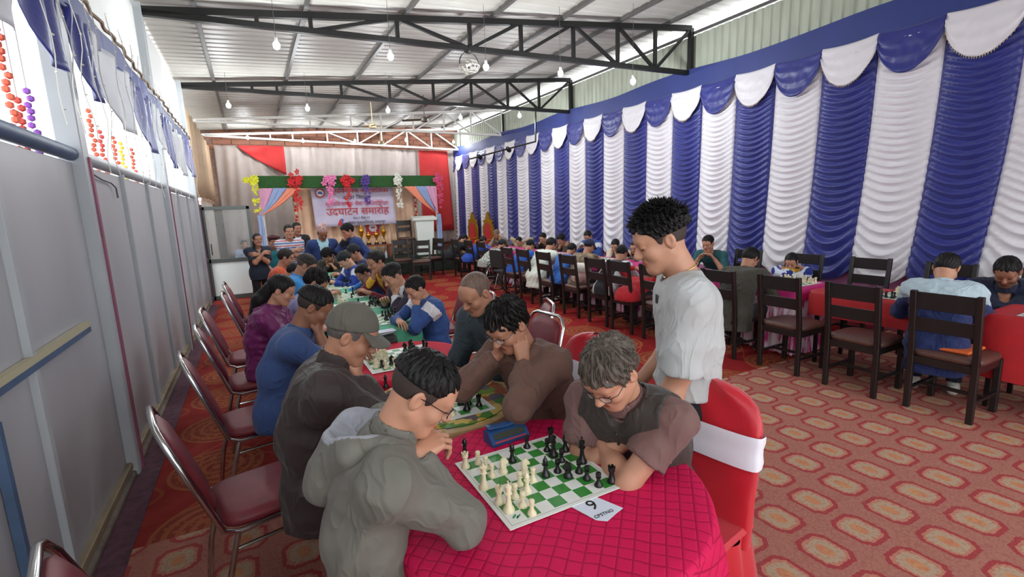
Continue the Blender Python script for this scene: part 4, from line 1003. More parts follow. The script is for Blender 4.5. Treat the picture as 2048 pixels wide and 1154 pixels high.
        for sd in ('l', 'r'):
            hip, K, AN = LG[sd]; base = V3(AN[0], AN[1], floor)
            f = Fld(base-.18, base+V3(0, 0, .16)+.14, .011); f.cone(base+up*.05-fw*.05*s, base+up*.045+fw*.13*s, .042*s, .038*s, .03); f.cone(base+up*.08, base+up*.06+fw*.06*s, .042*s, .036*s, .03); f.plane(base, -up)
            v, fc = f.mesh(); zc = v[fc].mean(1)[:, 2]-floor
            mesh_obj('shoe', v-O, fc, [cloth(sc, .6), mat('shoe_sole', (222, 220, 212), .6)], root, True, (zc < .026).astype(int))
    # ------------------------------------------------ headwear, glasses
    if cap:
        kind, cc = cap[0], cap[1]; Mc = cloth(cc, .85); hh = max(q['head'], .0045)/s
        if kind in ('cap', 'beanie', 'beret'):
            f = Fld((-.15, -.16, -.08), (.15, .20, .17), hh); tz = dict(cap=.022, beanie=.016, beret=.02)[kind]
            f.ell((0, -.012, .038), (.078+.012, .100+.010, .086+tz), k=.01)
            if kind == 'beret': f.ell((-.02, .0, .095), (.125, .13, .042), k=.03)
            f.plane((0, 0, .040 if kind == 'cap' else .028), nrm(V3(0, .30, -1)))
            f.ruffle(.0015, 70, 4, 3)
            v, fc = f.mesh(); co = mesh_obj(kind, hw(v), fc, Mc, root)
            if kind == 'cap':
                b = MB()
                def bill(u, v_):
                    aa = (u-.5)*2.3; r0 = V3(.087*math.sin(aa), .094*math.cos(aa)-.006, .064-.010*math.cos(aa)); o_ = V3(math.sin(aa)*.35, 1, 0)
                    return hw(r0+o_*(.078*v_*math.cos(aa*.62)**.7)+V3(0, 0, -.022*v_-.016*abs(u-.5)**2*4*v_))
                b.grid(bill, 17, 7); bo = b.build('visor', Mc, root, smooth=True); md = bo.modifiers.new('thickness', 'SOLIDIFY'); md.thickness = .004
                b = MB(); b.ball(hw((0, -.012, .148)), .007*s, 8); b.build('button', Mc, root)
            if kind == 'beret': pass
        elif kind == 'topi':
            b = MB(); prof = [(.090, .052), (.088, .10), (.078, .15), (.050, .185), (.012, .195)]
            V_ = []; n = 20
            for i, (r_, z_) in enumerate(prof):
                for k in range(n):
                    tt = 2*math.pi*k/n; V_.append(hw((r_*.92*math.cos(tt), r_*1.08*math.sin(tt)-.012, z_+(.012*math.sin(tt)-.020*math.cos(tt)*(i > 2)))))
            F_ = [(i*n+k, i*n+(k+1) % n, (i+1)*n+(k+1) % n, (i+1)*n+k) for i in range(4) for k in range(n)]+[tuple(4*n+k for k in range(n))]
            b.add(V_, F_); b.build('topi_hat', mat('topi_weave', (222, 196, 186), .85, rgb2=(140, 80, 92), vscale=45), root)
    if glasses:
        Mg = mat('glasses_frame', glasses, .35); b = MB(); lift = .002
        for g in (-1, 1):
            pts = [hw((g*(.034+.0215*math.cos(t)), .1035-.010*max(0, math.cos(t)), .004+lift+.0165*math.sin(t))) for t in np.linspace(0, 2*math.pi, 18, endpoint=False)]
            b.tube(pts, .0014*s, 5, closed=True); b.tube([hw((g*.0555, .0945, .012)), hw((g*.075, .075, .014)), hw((g*.081, -.008, .016)), hw((g*.079, -.03, -.006))], .0016*s, 5)
        b.tube([hw((-.0125, .1035, .010)), hw((0, .1075, .013)), hw((.0125, .1035, .010))], .0014*s, 5); go = b.build('glasses', Mg, root)
        Ml = mat('lens', (235, 240, 240), .05, alpha=.16)
        for g in (-1, 1):
            b = MB(); n = 16; V_ = [hw((g*(.034+.0205*math.cos(t)), .1035-.010*max(0, math.cos(t)), .004+lift+.0155*math.sin(t))) for t in np.linspace(0, 2*math.pi, n, endpoint=False)]
            b.add(V_+[p+0.0008*hf for p in V_], [tuple(range(n)), tuple(range(2*n-1, n-1, -1))]); b.build('lens', Ml, go, smooth=False)
    if extras: extras(root, J, O, hw)
    return J
# ================================================================ THE PEOPLE
def P_(x, y, d): return at(x, y, d)
# --- boy in the grey hooded jacket, chin on his knuckles
def hood(root, J, O, hw):
    N, fw, rt, s, sp = J['N'], J['fw'], J['rt'], J['s'], J['sp']; up = V3(0, 0, 1)
    f = Fld(N-.27, N+.24, .008)
    f.cone(N-fw*.10+rt*.10+up*.01, N-fw*.17-up*.10, .045, .055, .05); f.cone(N-fw*.10-rt*.10+up*.01, N-fw*.17-up*.10, .045, .055, .05); f.cone(N-fw*.12+up*.0, N-fw*.19-up*.12, .07, .05, .04)
    f.cone(N+rt*.095+up*.015, N-fw*.12+rt*.07+up*.02, .026, .034, .03); f.cone(N-rt*.095+up*.015, N-fw*.12-rt*.07+up*.02, .026, .034, .03)
    f.ell(N-fw*.085+up*.055, (.085, .075, .06), k=.02, mode='s')
    f.ruffle(.006, 30, 8, 4); v, fc = f.mesh(); c = v[fc].mean(1); d = (c-(N-fw*.085+up*.055)); ins = (np.linalg.norm(d/np.array([.105, .105, .082]), axis=1) < 1)
    mesh_obj('hood', v-O, fc, [cloth((106, 104, 96), .7), cloth((150, 152, 160), .75)], root, True, ins.astype(int))
person('person', P_(842, 788, 1.40), -14, 'boy with black-rimmed glasses in a grey-olive hooded jacket, knuckles at his mouth', s=.96, hp=38, hy=-6, lod='n', tone='a', hair=('fade', (18, 16, 16)), glasses=(22, 20, 22), pz=.56,
       top=dict(c=(106, 104, 96), loose=.020, sleeve='long', name='jacket', hem=.12, rough=.7, ruffle=.009, freq=20, collar=.05, neck=.07, mk=dict(sheen=.0)), extras=hood,
       arms=dict(r=dict(w=('h', .045, .085, -.150), hint=(.55, .6, -1.), dir=(.75, -.35, .25), bk=(.25, .3, 1), curl=(48, 52, 28), thumb=.7), l=dict(w=('w', .47, 1.50, .80), hint=(.1, .8, -.8), dir=(.2, -1, 0), bk=(.2, 0, 1))), legs=(40, 38, 40))
# --- old man in a waistcoat
def buttons(root, J, O, hw):
    for k in range(3):
        p = J['Cs']+J['fw']*.148-J['sp']*(.02+.05*k); b = MB(); b.ball(p-O, .006, 8); b.build('button', mat('dark_button', (30, 28, 30), .3), root)
person('person', P_(1222, 748, 1.66), 203, 'elderly man with grey hair, glasses and dark leather waistcoat, arms folded on the table', hp=40, hy=-8, lod='n', tone='a', hair=('thick', (82, 74, 66)), glasses=(96, 84, 76), age=1, pz=.55,
       top=dict(c=(112, 84, 80), loose=.012, sleeve='short', slen=.62, hem=.1, ruffle=.006, collar=.03, over=dict(c=(58, 52, 48), rough=.55, hem=.16, loose=.028)), extras=buttons,
       arms=dict(l=dict(w=('w', 1.10, 1.40, .805), hint=(.75, .55, -.5), dir=(.1, -1, 0), bk=(.4, 0, 1)), r=dict(w=('w', 1.13, 1.27, .84), hint=(.15, 1, -.35), dir=(-.2, -1, .0), bk=(.5, 0, 1))), legs=(50, 46, 46))
# --- youth standing in a pale grey tee
def badge(root, J, O, hw):
    p = J['Cs']+J['fw']*.118*J['s']-J['rt']*.07+V3(0, 0, .03); b = MB(); b.box(p-O, (.006, .026, .036), rz=math.atan2(J['fw'][1], J['fw'][0])); b.build('badge', mat('black_patch', (40, 40, 44), .6), root)
    b = MB(); b.tube([J['N']-O+.072*(J['rt']*math.cos(a)+J['fw']*(math.sin(a)*.95+.1))+V3(0, 0, .02-.03*math.sin(a)) for a in np.linspace(0, 6.28, 28, endpoint=False)], .0022, 5, closed=True); b.build('necklace', mat('gold_chain', (190, 160, 100), .3, metal=.8), root)
person('person', P_(1322, 482, 2.04), 142, 'standing youth with spiky black hair in a pale grey oversized tee', pose='stand', hp=22, hy=10, shoulder=.168, lod='n', tone='a', hair=('spiky', (14, 12, 13)), bow=.015, s=1.09,
       top=dict(c=(176, 178, 178), loose=.020, sleeve='short', slen=1.0, hem=-.05, ruffle=.006, freq=14, neck=.070, mk=dict(bump=.25)), extras=badge,
       arms=dict(l=dict(w=('p', .14, .17, .77), hint=(-.6, .2, 0), bk=(0, 1, 0), curl=(20, 25, 15)), r=dict(w=('p', .16, .20, .84), hint=(-.8, .4, 0), bk=(0, 1, 0))), legs=(30, 30, 34))
# --- brown sweatshirt, both hands on cheeks
person('person', P_(1016, 652, 2.25), 196, 'young man with messy black hair in a brown sweatshirt, face propped on both hands', hp=34, hy=0, lod='n', tone='b', hair=('wavy', (20, 17, 16)), glasses=(40, 34, 32), pz=.55,
       top=dict(c=(104, 76, 66), loose=.024, sleeve='long', hem=.1, ruffle=.008, freq=22, collar=.02, name='sweatshirt'), legs=(150, 128, 104),
       arms=dict(l=dict(w=('h', .082, .075, -.135), hint=(.9, .6, -.8), dir=(.05, -.15, 1), bk=(.3, 1, 0), curl=(30, 40, 30)), r=dict(w=('h', .075, .085, -.125), hint=(1, .5, -.9), dir=(.05, -.15, 1), bk=(.3, 1, 0), curl=(30, 40, 30))))
# --- man in grey cap, chin on fist
person('person', P_(702, 672, 2.02), -12, 'man in a grey baseball cap and dark brown jacket, chin resting on his fist', hp=30, hy=-6, lod='n', tone='b', hair=('buzz', (96, 90, 86)), cap=('cap', (92, 88, 80)), pz=.55,
       top=dict(c=(56, 46, 44), loose=.034, sleeve='long', name='jacket', hem=.14, rough=.6, ruffle=.010, freq=16, collar=.075, mk=dict(sheen=.0, bump=.05)), legs=(36, 32, 34),
       arms=dict(r=dict(w=('h', .01, .095, -.150), hint=(.5, .8, -1), dir=(.25, -.35, .9), bk=(1, .2, 0), curl=(70, 80, 40), thumb=.9), l=dict(w=('p', .42, .10, .80), bk=(.2, 0, 1))))
# --- balding man, dark teal shirt
person('person', P_(952, 588, 2.82), 197, 'balding man in a dark teal shirt at the red round table', hp=30, hy=0, lod='n', tone='b', hair=('recede', (104, 86, 76)), pz=.55,
       top=dict(c=(44, 56, 64), loose=.016, sleeve='half', hem=.12, ruffle=.008, freq=22, collar=.035, rough=.65), legs=(50, 50, 56), arms=dict(l=dict(w=('p', .34, .08, .66), bk=(.4, 0, 1)), r=dict(w=('p', .34, .08, .68), bk=(.4, 0, 1))))
# --- blue polo
person('person', P_(628, 615, 2.90), -12, 'man with a faded crew cut in a slate blue polo shirt', hp=32, hy=0, lod='m', tone='c', hair=('fade', (22, 19, 18)), pz=.55,
       top=dict(c=(58, 80, 128), loose=.016, sleeve='short', slen=.9, hem=.1, ruffle=.005, freq=16, collar=.03), arms=dict(r=dict(w=('h', .03, .10, -.13), hint=(.5, .5, -1), dir=(.1, -.3, 1), bk=(1, .3, 0), curl=(60, 60, 30)), l=dict(w=('p', .44, .10, .80))))

# ---------------------------------------------------------------- helpers for the rest
def PX(x, y, X): return onx(x, y, X)
TB = dict(l=dict(w=('p', .44, .13, .81)), r=dict(w=('p', .44, .13, .81)))
CR_ = dict(l=dict(w=('p', .40, -.04, .81), hint=(.3, .9, -.6), dir=(.2, -1, 0)), r=dict(w=('p', .38, -.02, .83), hint=(.3, .9, -.6), dir=(.2, -1, 0)))
def chin(sd, other=None):
    d = {sd: dict(w=('h', .02, .09, -.15), hint=(.6, .5, -1), dir=(.2, -.2, 1), bk=(1, .3, 0), curl=(65, 70, 35))}; d['r' if sd == 'l' else 'l'] = other or dict(w=('p', .44, .10, .81)); return d
BOTH = dict(l=dict(w=('h', .075, .08, -.13), hint=(.9, .6, -.8), dir=(.05, -.15, 1), bk=(.3, 1, 0), curl=(35, 45, 30)), r=dict(w=('h', .075, .08, -.13), hint=(.9, .6, -.8), dir=(.05, -.15, 1), bk=(.3, 1, 0), curl=(35, 45, 30)))
def arm_t(c, J, sd, a='S', b='E'):
    A_ = J['AR'][sd]; S_, E = A_[a], A_[b]; d = E-S_; t = (c-S_)@d/(d@d); r = np.linalg.norm(c-S_-t[:, None]*d, axis=1); return t, r
def p_track(c, J):                     # white shoulder yoke on the sleeves
    m = np.zeros(len(c), int)
    for sd in 'lr':
        t, r = arm_t(c, J, sd); m[(t > .02) & (t < .36) & (r < .085)] = 1
    return m
def p_stripes(c, J):                   # three pale stripes running down the sleeves
    m = np.zeros(len(c), int); s = J['s']
    for sd in 'lr':
        sg = J['AR'][sd]['sg']
        for a, b in (('S', 'E'), ('E', 'W')):
            t, r = arm_t(c, J, sd, a, b); d = c-(J['AR'][sd][a]+t[:, None]*(J['AR'][sd][b]-J['AR'][sd][a])); u = d@J['fw']; o = d@(J['rt']*sg)+d[:, 2]*.6
            m[(t > -.15) & (t < 1.1) & (r < .085) & (o > 0) & (np.abs(((u+.036) % .024)-.012) < .006) & (np.abs(u) < .034)] = 1
    col = np.linalg.norm(c-(J['N']+J['fw']*.05), axis=1); m[(col < .105) & ((c-J['N'])@J['fw'] > .01)] = 2
    return m
def p_v(w=.075, dep=.30):              # open front showing the shirt
    def f(c, J):
        m = np.zeros(len(c), int); d = c-J['N']; k = -(d@J['sp']); l = np.abs(d@J['rt']); fr = (c-J['Cs'])@J['fw']; m[(fr > .02) & (k > -.1) & (k < dep) & (l < w*(1-k/dep)+.012)] = 1; return m
    return f
def p_hstripe(c, J):
    z = c[:, 2]; k = np.floor((z-1.0)/.022).astype(int); return np.where(k % 4 == 0, 1, np.where(k % 4 == 2, 2, 0))
def p_yoke(c, J): return ((c-J['Cs'])@J['sp'] > -.02).astype(int)
def p_plaid(c, J): return (((c@J['rt']) % .05 < .010) | ((c[:, 2]+.5*(c@J['rt'])) % .05 < .010)).astype(int)
def p_sides(c, J):
    l = np.abs((c-J['Cs'])@J['rt']); return (l > .13*J['s']).astype(int)
G_A = 'players along the green tables'
def pl(x, y, d, face, label, **k): return person('person', P_(x, y, d), face, label, group=G_A, **k)
BLK = (22, 19, 19)
# ---- left side of the green tables
pl(562, 582, 3.7, -12, 'woman with long black hair tied back in a purple puffer jacket', s=.93, hp=25, female=True, tone='a', hair=('long', BLK), top=dict(c=(112, 34, 92), loose=.026, rough=.4, ruffle=.012, freq=34, name='jacket', collar=.04), arms=TB, legs=(36, 36, 44))
pl(632, 566, 4.35, -15, 'player with wavy black hair in a pale violet shirt', s=.95, hp=35, hair=('wavy', BLK), top=dict(c=(142, 138, 176), loose=.014, collar=.03), arms=TB)
pl(612, 532, 5.3, -12, 'man with cropped greying hair in a sky blue jacket', s=1., hp=34, hair=('fade', (52, 46, 44)), top=dict(c=(60, 140, 206), loose=.02, collar=.04, name='jacket'), arms=TB)
pl(588, 546, 5.9, -10, 'player with a dark cap of hair bent low behind the purple jacket', s=.9, hp=45, hair=('short', BLK), top=dict(c=(40, 70, 130), loose=.016), arms=TB)
pl(572, 516, 6.5, -8, 'boy with cropped hair in an orange sweatshirt', s=.95, hp=18, hair=('short', (34, 28, 26)), top=dict(c=(196, 84, 54), loose=.016, name='sweatshirt'), arms=TB)
# ---- right side
pl(832, 578, 4.05, 192, 'boy in a blue track jacket with white shoulder band, fingers at his lips', s=.84, hp=30, tone='a', lod='n', hair=('short', BLK), top=dict(c=(52, 82, 140), loose=.016, collar=.04, more=[(222, 222, 226)], paint=p_track, name='jacket', ruffle=.008, h=.009), arms=dict(l=dict(w=('h', .03, .10, -.13), hint=(.6, .5, -1), dir=(.1, -.2, 1), bk=(.6, .8, 0), curl=(30, 30, 20)), r=dict(w=('p', .40, -.02, .81), hint=(.3, .9, -.6), dir=(.2, -1, 0))), legs=(34, 40, 60))
pl(786, 553, 4.7, 196, 'man with slicked hair in a dark plum blazer over a white collar', hp=32, tone='a', hair=('fade', BLK), top=dict(c=(56, 48, 66), loose=.02, collar=.04, collar_mat=cloth((210, 216, 222)), more=[(214, 218, 222)], paint=p_v(), name='blazer'), arms=chin('l'))
pl(752, 524, 5.5, 196, 'man in a maroon sweater with a yellow shirt front, fist at his chin', hp=20, tone='b', hair=('short', (30, 25, 24)), top=dict(c=(112, 34, 46), loose=.014, more=[(216, 170, 60)], paint=p_v(.06, .2), name='sweater'), arms=chin('r'))
pl(726, 546, 5.9, 192, 'child in a bright blue top, head propped on both hands', s=.84, hp=38, hair=('short', BLK), top=dict(c=(62, 120, 200), loose=.012), arms=BOTH)
pl(690, 520, 6.5, 192, 'player in a black beanie and blue and white tracksuit', s=.92, hp=40, tone='d', hair=('buzz', BLK), cap=('beanie', (34, 36, 38)), top=dict(c=(38, 64, 150), loose=.02, more=[(214, 218, 226)], paint=p_track, name='jacket'), arms=TB)
pl(708, 506, 7.15, 190, 'person in a black cap half hidden behind the beanie', s=.95, hp=30, hair=('buzz', BLK), cap=('cap', (26, 27, 30)), top=dict(c=(34, 46, 80), loose=.016), arms=TB)
pl(655, 512, 7.9, 240, 'bearded man with bushy black hair stooping at the far end of the green tables', hp=42, tone='b', beard=True, hair=('wavy', (20, 17, 17)), top=dict(c=(60, 54, 50), loose=.014), arms=chin('r'))
# ---- standing onlookers
def st(x, y, d, face, label, **k): return person('person', P_(x, y, d), face, label, pose='stand', group='onlookers standing by the stage', **k)
XA = dict(l=dict(w=('p', .20, -.06, 1.04), hint=(-.1, .8, -.9), dir=(.1, -1, .1), bk=(1, 0, .2)), r=dict(w=('p', .22, -.04, 1.06), hint=(-.1, .8, -.9), dir=(.1, -1, 0), bk=(1, 0, .2)))
st(515, 480, 8.5, -72, 'smiling woman in a dark navy top standing with crossed arms', s=.90, hp=2, female=True, eyes='open', tone='b', hair=('tied', BLK), top=dict(c=(36, 44, 58), loose=.014, sleeve='short', slen=.8, vneck=True, hem=.12), arms=XA, legs=(24, 24, 28), bow=.01)
st(546, 484, 9.6, -70, 'person in a dark red and black beret and teal shirt', s=.95, hp=5, eyes='open', hair=('buzz', BLK), cap=('beret', (66, 20, 30)), top=dict(c=(44, 128, 140), loose=.014, sleeve='short'), bow=.01)
st(578, 464, 8.9, -80, 'man in a white striped tee standing with crossed arms', s=1.02, hp=2, eyes='open', tone='a', hair=('short', (28, 24, 24)), top=dict(c=(206, 214, 226), loose=.016, sleeve='short', slen=.95, more=[(96, 120, 170), (196, 110, 110)], paint=p_hstripe, h=.012, hem=.12), arms=XA, bow=.01)
st(594, 458, 9.8, -75, 'man in a black jacket peering over the striped tee', s=1.0, hp=5, eyes='open', tone='b', hair=('short', BLK), top=dict(c=(28, 28, 32), loose=.02, more=[(200, 204, 210)], paint=p_v(.05, .22), name='jacket'), bow=.01)
st(645, 467, 8.9, -85, 'man in a Nepali topi hat and navy blazer looking down', s=1.06, hp=30, tone='c', hair=('buzz', (60, 54, 52)), cap=('topi', (200, 160, 150)), top=dict(c=(40, 58, 106), loose=.022, more=[(164, 204, 214)], paint=p_v(.085, .5), hem=.2, name='blazer', collar=.035, collar_mat=cloth((164, 204, 214))), arms=dict(l=dict(w=('p', .12, .24, .72), hint=(-.8, .4, 0)), r=dict(w=('p', .12, .24, .72), hint=(-.8, .4, 0))), bow=.01)
def shades(root, J, O, hw):
    for g in (-1, 1): b = MB(); b.ball(hw((g*.032, .072, .098)), (.024, .024, .012), 10); b.build('sunglass_lens', mat('dark_lens', (20, 20, 22), .1), root)
st(695, 462, 9.0, 195, 'man in a navy blazer with sunglasses pushed up on his black hair', s=1.05, hp=22, tone='b', hair=('thick', BLK), top=dict(c=(42, 62, 112), loose=.02, more=[(26, 28, 34)], paint=p_v(.06, .3), hem=.16, name='blazer', collar=.03), arms=dict(r=dict(w=('h', .02, .10, -.11), hint=(.4, .6, -1), dir=(.1, -.2, 1), bk=(1, .3, 0), curl=(50, 50, 30)), l=dict(w=('p', .05, .25, .75), hint=(-.8, .4, 0))), extras=shades, bow=.02)
st(489, 489, 12.6, -60, 'person in a pale blue shirt seen through the glass door', s=.92, lod='f', hp=5, hair=('short', BLK), top=dict(c=(140, 160, 190), loose=.014), bow=.01)
# ---- row with backs to the aisle
G_R = 'players seated along the striped drape'
def rw(x, y, X, face, label, **k):
    k.setdefault('lod', 'm' if y > 505 else 'f'); k.setdefault('hp', 25); k.setdefault('pz', .50)
    return person('person', PX(x, y, X), face, label, group=G_R, **k)
rw(928, 478, 4.95, 10, 'hunched player in black near the golden thrones', s=.95, hp=40, hair=('short', BLK), top=dict(c=(34, 34, 38), loose=.02, name='jacket'), arms=chin('r'))
rw(966, 482, 4.95, 10, 'player in a royal blue jacket before the second throne', s=.92, hair=('short', (40, 36, 36)), top=dict(c=(40, 78, 170), loose=.02, name='jacket'), arms=TB)
rw(1004, 490, 4.85, 10, 'person in a pale plaid shirt and dark cap in the wheelchair', s=.95, hp=30, hair=('buzz', BLK), cap=('cap', (40, 40, 44)), top=dict(c=(180, 184, 174), loose=.016, more=[(96, 100, 96)], paint=p_plaid, h=.012, collar=.03), arms=TB, knee=(.36, .12))
rw(1060, 492, 4.75, 12, 'player in a blue jacket with a black cap between two dark chairs', s=.92, hp=35, hair=('buzz', BLK), cap=('cap', (24, 24, 28)), top=dict(c=(44, 92, 184), loose=.02, more=[(206, 214, 226)], paint=p_track, name='jacket'), arms=TB)
rw(1102, 490, 4.68, 14, 'man in a loose white shirt bent over his board', s=.98, hp=35, lod='m', hair=('short', BLK), top=dict(c=(214, 220, 208), loose=.026, hem=.2, freq=18, ruffle=.009), arms=TB, legs=(30, 30, 34), shoes=(200, 200, 200))
rw(1143, 500, 4.66, 14, 'child in a blue top beside the white shirt', s=.86, hp=40, lod='m', hair=('short', BLK), top=dict(c=(54, 104, 184), loose=.016), arms=TB)
rw(1178, 494, 4.66, 16, 'player in a navy cap and camouflage shirt', s=.92, hp=30, lod='m', hair=('buzz', BLK), cap=('cap', (30, 38, 66)), top=dict(c=(110, 92, 74), loose=.018, more=[mat('camo', (150, 130, 104), .8, rgb2=(66, 52, 44), vscale=16)], paint=lambda c, J: np.ones(len(c), int)), arms=TB)
rw(1243, 508, 4.68, 16, 'player in a black cap and black jacket with white panel', s=.94, hp=30, lod='m', hair=('buzz', BLK), cap=('cap', (18, 18, 20)), top=dict(c=(28, 30, 36), loose=.02, more=[(206, 210, 216)], paint=p_sides, name='jacket'), arms=TB, shoes=(60, 40, 50))
rw(1296, 545, 4.7, 14, 'player in a red top half hidden by the standing youth', s=.86, hp=30, lod='f', hair=('short', BLK), top=dict(c=(178, 34, 44), loose=.014), arms=TB)
rw(1500, 518, 4.86, 14, 'player in an olive shirt with head bowed, seen from behind', s=.98, hp=42, hy=-12, lod='n', hair=('short', BLK), top=dict(c=(68, 66, 58), loose=.02, hem=.2, ruffle=.008, collar=.03), arms=TB, legs=(28, 28, 30), shoes=(30, 30, 32))
rw(1893, 538, 4.92, 18, 'player in a pale grey and navy jacket with head bowed, seen from behind', s=.98, hp=44, hy=-14, lod='n', tone='a', hair=('short', BLK), top=dict(c=(34, 46, 92), loose=.026, hem=.22, more=[(172, 190, 200)], paint=p_yoke, name='jacket', collar=.035, collar_mat=cloth((172, 190, 200)), ruffle=.008), arms=TB, legs=(30, 34, 50), shoes=(206, 206, 198))
# ---- far side of those tables, facing the room
rw(993, 468, 6.1, 200, 'person in a tan knitted cap by the drape', s=.95, hp=20, hair=('buzz', BLK), cap=('beanie', (128, 100, 86)), top=dict(c=(150, 140, 126), loose=.016), arms=TB)
rw(1038, 483, 6.1, 200, 'boy in a beige top facing the wheelchair', s=.9, hp=25, tone='d', hair=('short', BLK), top=dict(c=(176, 158, 122), loose=.014), arms=TB)
rw(1086, 476, 6.1, 200, 'boy in a dark top facing the white-shirted man', s=.95, hp=28, tone='d', hair=('short', BLK), top=dict(c=(56, 48, 50), loose=.014), arms=TB)
rw(1122, 480, 6.0, 200, 'man with thick black hair in an olive brown top, hand at his mouth', s=1., hp=22, hair=('thick', BLK), top=dict(c=(70, 60, 48), loose=.016), arms=chin('r'))
rw(1176, 473, 6.15, 200, 'player in a blue and white jacket behind the navy cap', s=.95, hp=32, tone='a', hair=('short', BLK), top=dict(c=(48, 78, 150), loose=.018, more=[(206, 212, 222)], paint=p_track), arms=TB)
rw(1231, 491, 6.0, 205, 'player in a cream shirt with a hand across the forehead', s=.93, hp=32, tone='d', hair=('short', BLK), top=dict(c=(206, 190, 172), loose=.016), arms=chin('l'))
rw(1269, 495, 6.0, 205, 'girl with tied black hair in a pale patterned top', s=.88, hp=22, female=True, tone='a', hair=('tied', BLK), top=dict(c=(190, 180, 168), loose=.014, more=[mat('print_top', (206, 196, 184), .8, rgb2=(90, 80, 76), vscale=34)], paint=lambda c, J: np.ones(len(c), int)), arms=BOTH)
def logo(root, J, O, hw):
    p = J['Cs']+J['fw']*.112*J['s']-J['rt']*.07+V3(0, 0, .02); b = MB(); b.ball(p-O, (.016, .016, .016), 8); b.build('badge', mat('white_badge', (220, 226, 226), .6), root)
rw(1416, 488, 6.05, 196, 'youth in a teal tee sitting upright against the drape', s=.98, hp=16, lod='n', tone='a', hair=('fade', BLK), pz=.54, top=dict(c=(44, 92, 96), loose=.014, sleeve='short', slen=.95), arms=TB, extras=logo)
rw(1582, 524, 5.95, 205, 'girl with braids in a blue tracksuit top with white stripes and yellow collar', s=.86, hp=30, lod='n', female=True, tone='a', hair=('tied', BLK), top=dict(c=(36, 54, 132), loose=.02, more=[(206, 214, 232), (214, 176, 60)], paint=p_stripes, name='jacket', h=.007, ruffle=.004, collar=.03, collar_mat=cloth((214, 176, 60))), arms=CR_)
rw(2014, 545, 5.75, 190, 'stocky man in a navy polo leaning over the red table', s=1.05, hp=32, lod='n', tone='c', beard=True, hair=('fade', BLK), pz=.54, top=dict(c=(28, 34, 58), loose=.022, sleeve='short', slen=1., collar=.03), arms=CR_, extras=logo)
# ================================================================ CHESS SETS
M_wp = mat('ivory_plastic', (226, 214, 180), .35, var=.03, vscale=30)
M_bp = mat('black_plastic', (22, 21, 22), .28)
PROF = {
 'pawn': [(.0145, 0), (.015, .003), (.0135, .008), (.009, .013), (.0068, .020), (.0058, .029), (.0095, .031), (.0095, .033), (.0062, .034), (.0090, .039), (.0098, .044), (.0085, .049), (.004, .052)],
 'rook': [(.0165, 0), (.017, .004), (.015, .010), (.0105, .016), (.0088, .028), (.0085, .038), (.0120, .041), (.0125, .044), (.0125, .054), (.0095, .054), (.0095, .049), (.001, .049)],
 'bishop': [(.016, 0), (.0165, .004), (.0145, .010), (.010, .016), (.0070, .028), (.0062, .040), (.0110, .042), (.0110, .0445), (.0068, .046), (.0095, .053), (.0088, .060), (.0050, .068), (.0025, .071), (.0034, .074), (.0018, .077)],
 'queen': [(.0185, 0), (.019, .004), (.0165, .011), (.0115, .018), (.0078, .034), (.0070, .052), (.0125, .055), (.0125, .058), (.0078, .060), (.0095, .068), (.0128, .078), (.0100, .079), (.0060, .082), (.0035, .084), (.0040, .087), (.0015, .090)],
 'king': [(.0190, 0), (.0195, .004), (.0170, .011), (.0120, .018), (.0082, .036), (.0074, .056), (.0130, .059), (.0130, .062), (.0082, .064), (.0100, .074), (.0118, .084), (.0085, .087), (.0030, .089), (.0030, .0905)],
}
PM = {}
def piece_mesh(kind, colr):
    if (kind, colr) in PM: return PM[(kind, colr)]
    m = M_wp if colr == 'white' else M_bp; b = MB()
    if kind == 'knight':
        b.lathe([(.0165, 0), (.017, .004), (.0150, .010), (.0115, .014), (.0100, .018)], 14)
        out = [(-.010, .016), (.010, .016), (.011, .024), (.006, .033), (.010, .036), (.019, .034), (.0205, .040), (.014, .049), (.008, .056), (.004, .0635), (.001, .058), (-.006, .055), (-.012, .045), (-.0135, .032)]
        n = len(out); V = []; 
        for sy, f in ((-.0070, .82), (-.0035, 1.), (.0035, 1.), (.0070, .82)):
            V += [(.002+(p[0]-.002)*f, sy, .038+(p[1]-.038)*(f if p[1] > .02 else 1)) for p in out]
        F = [tuple(range(n)), tuple(range(4*n-1, 3*n-1, -1))]+[(j*n+(i+1) % n, j*n+i, (j+1)*n+i, (j+1)*n+(i+1) % n) for j in range(3) for i in range(n)]
        b.add(V, F)
    else:
        b.lathe(PROF[kind], 14)
        if kind == 'rook':
            for k in range(5):
                a = k*6.283/5; b.box((.0108*math.cos(a), .0108*math.sin(a), .0565), (.0035, .0085, .006), rz=a)
        if kind == 'king': b.box((0, 0, .0965), (.0028, .0036, .012)); b.box((0, 0, .0975), (.0028, .0100, .0032))
        if kind == 'queen':
            for k in range(7): a = k*6.283/7; b.ball((.0113*math.cos(a), .0113*math.sin(a), .079), .0024, 6)
    o = b.build('chess_'+kind, m); PM[(kind, colr)] = [o, False]; return PM[(kind, colr)]
def piece(kind, colr, x, y, z, label, group, rz=0., sc=1.):
    pm = piece_mesh(kind, colr)
    if not pm[1]: o = pm[0]; pm[1] = True
    else: o = bpy.data.objects.new('chess_'+kind, pm[0].data); COL.objects.link(o)
    o.location = (float(x), float(y), float(z)); o.rotation_euler = (0, 0, rz); o.scale = (sc, sc, sc); tag(o, label, 'chess piece', group); return o
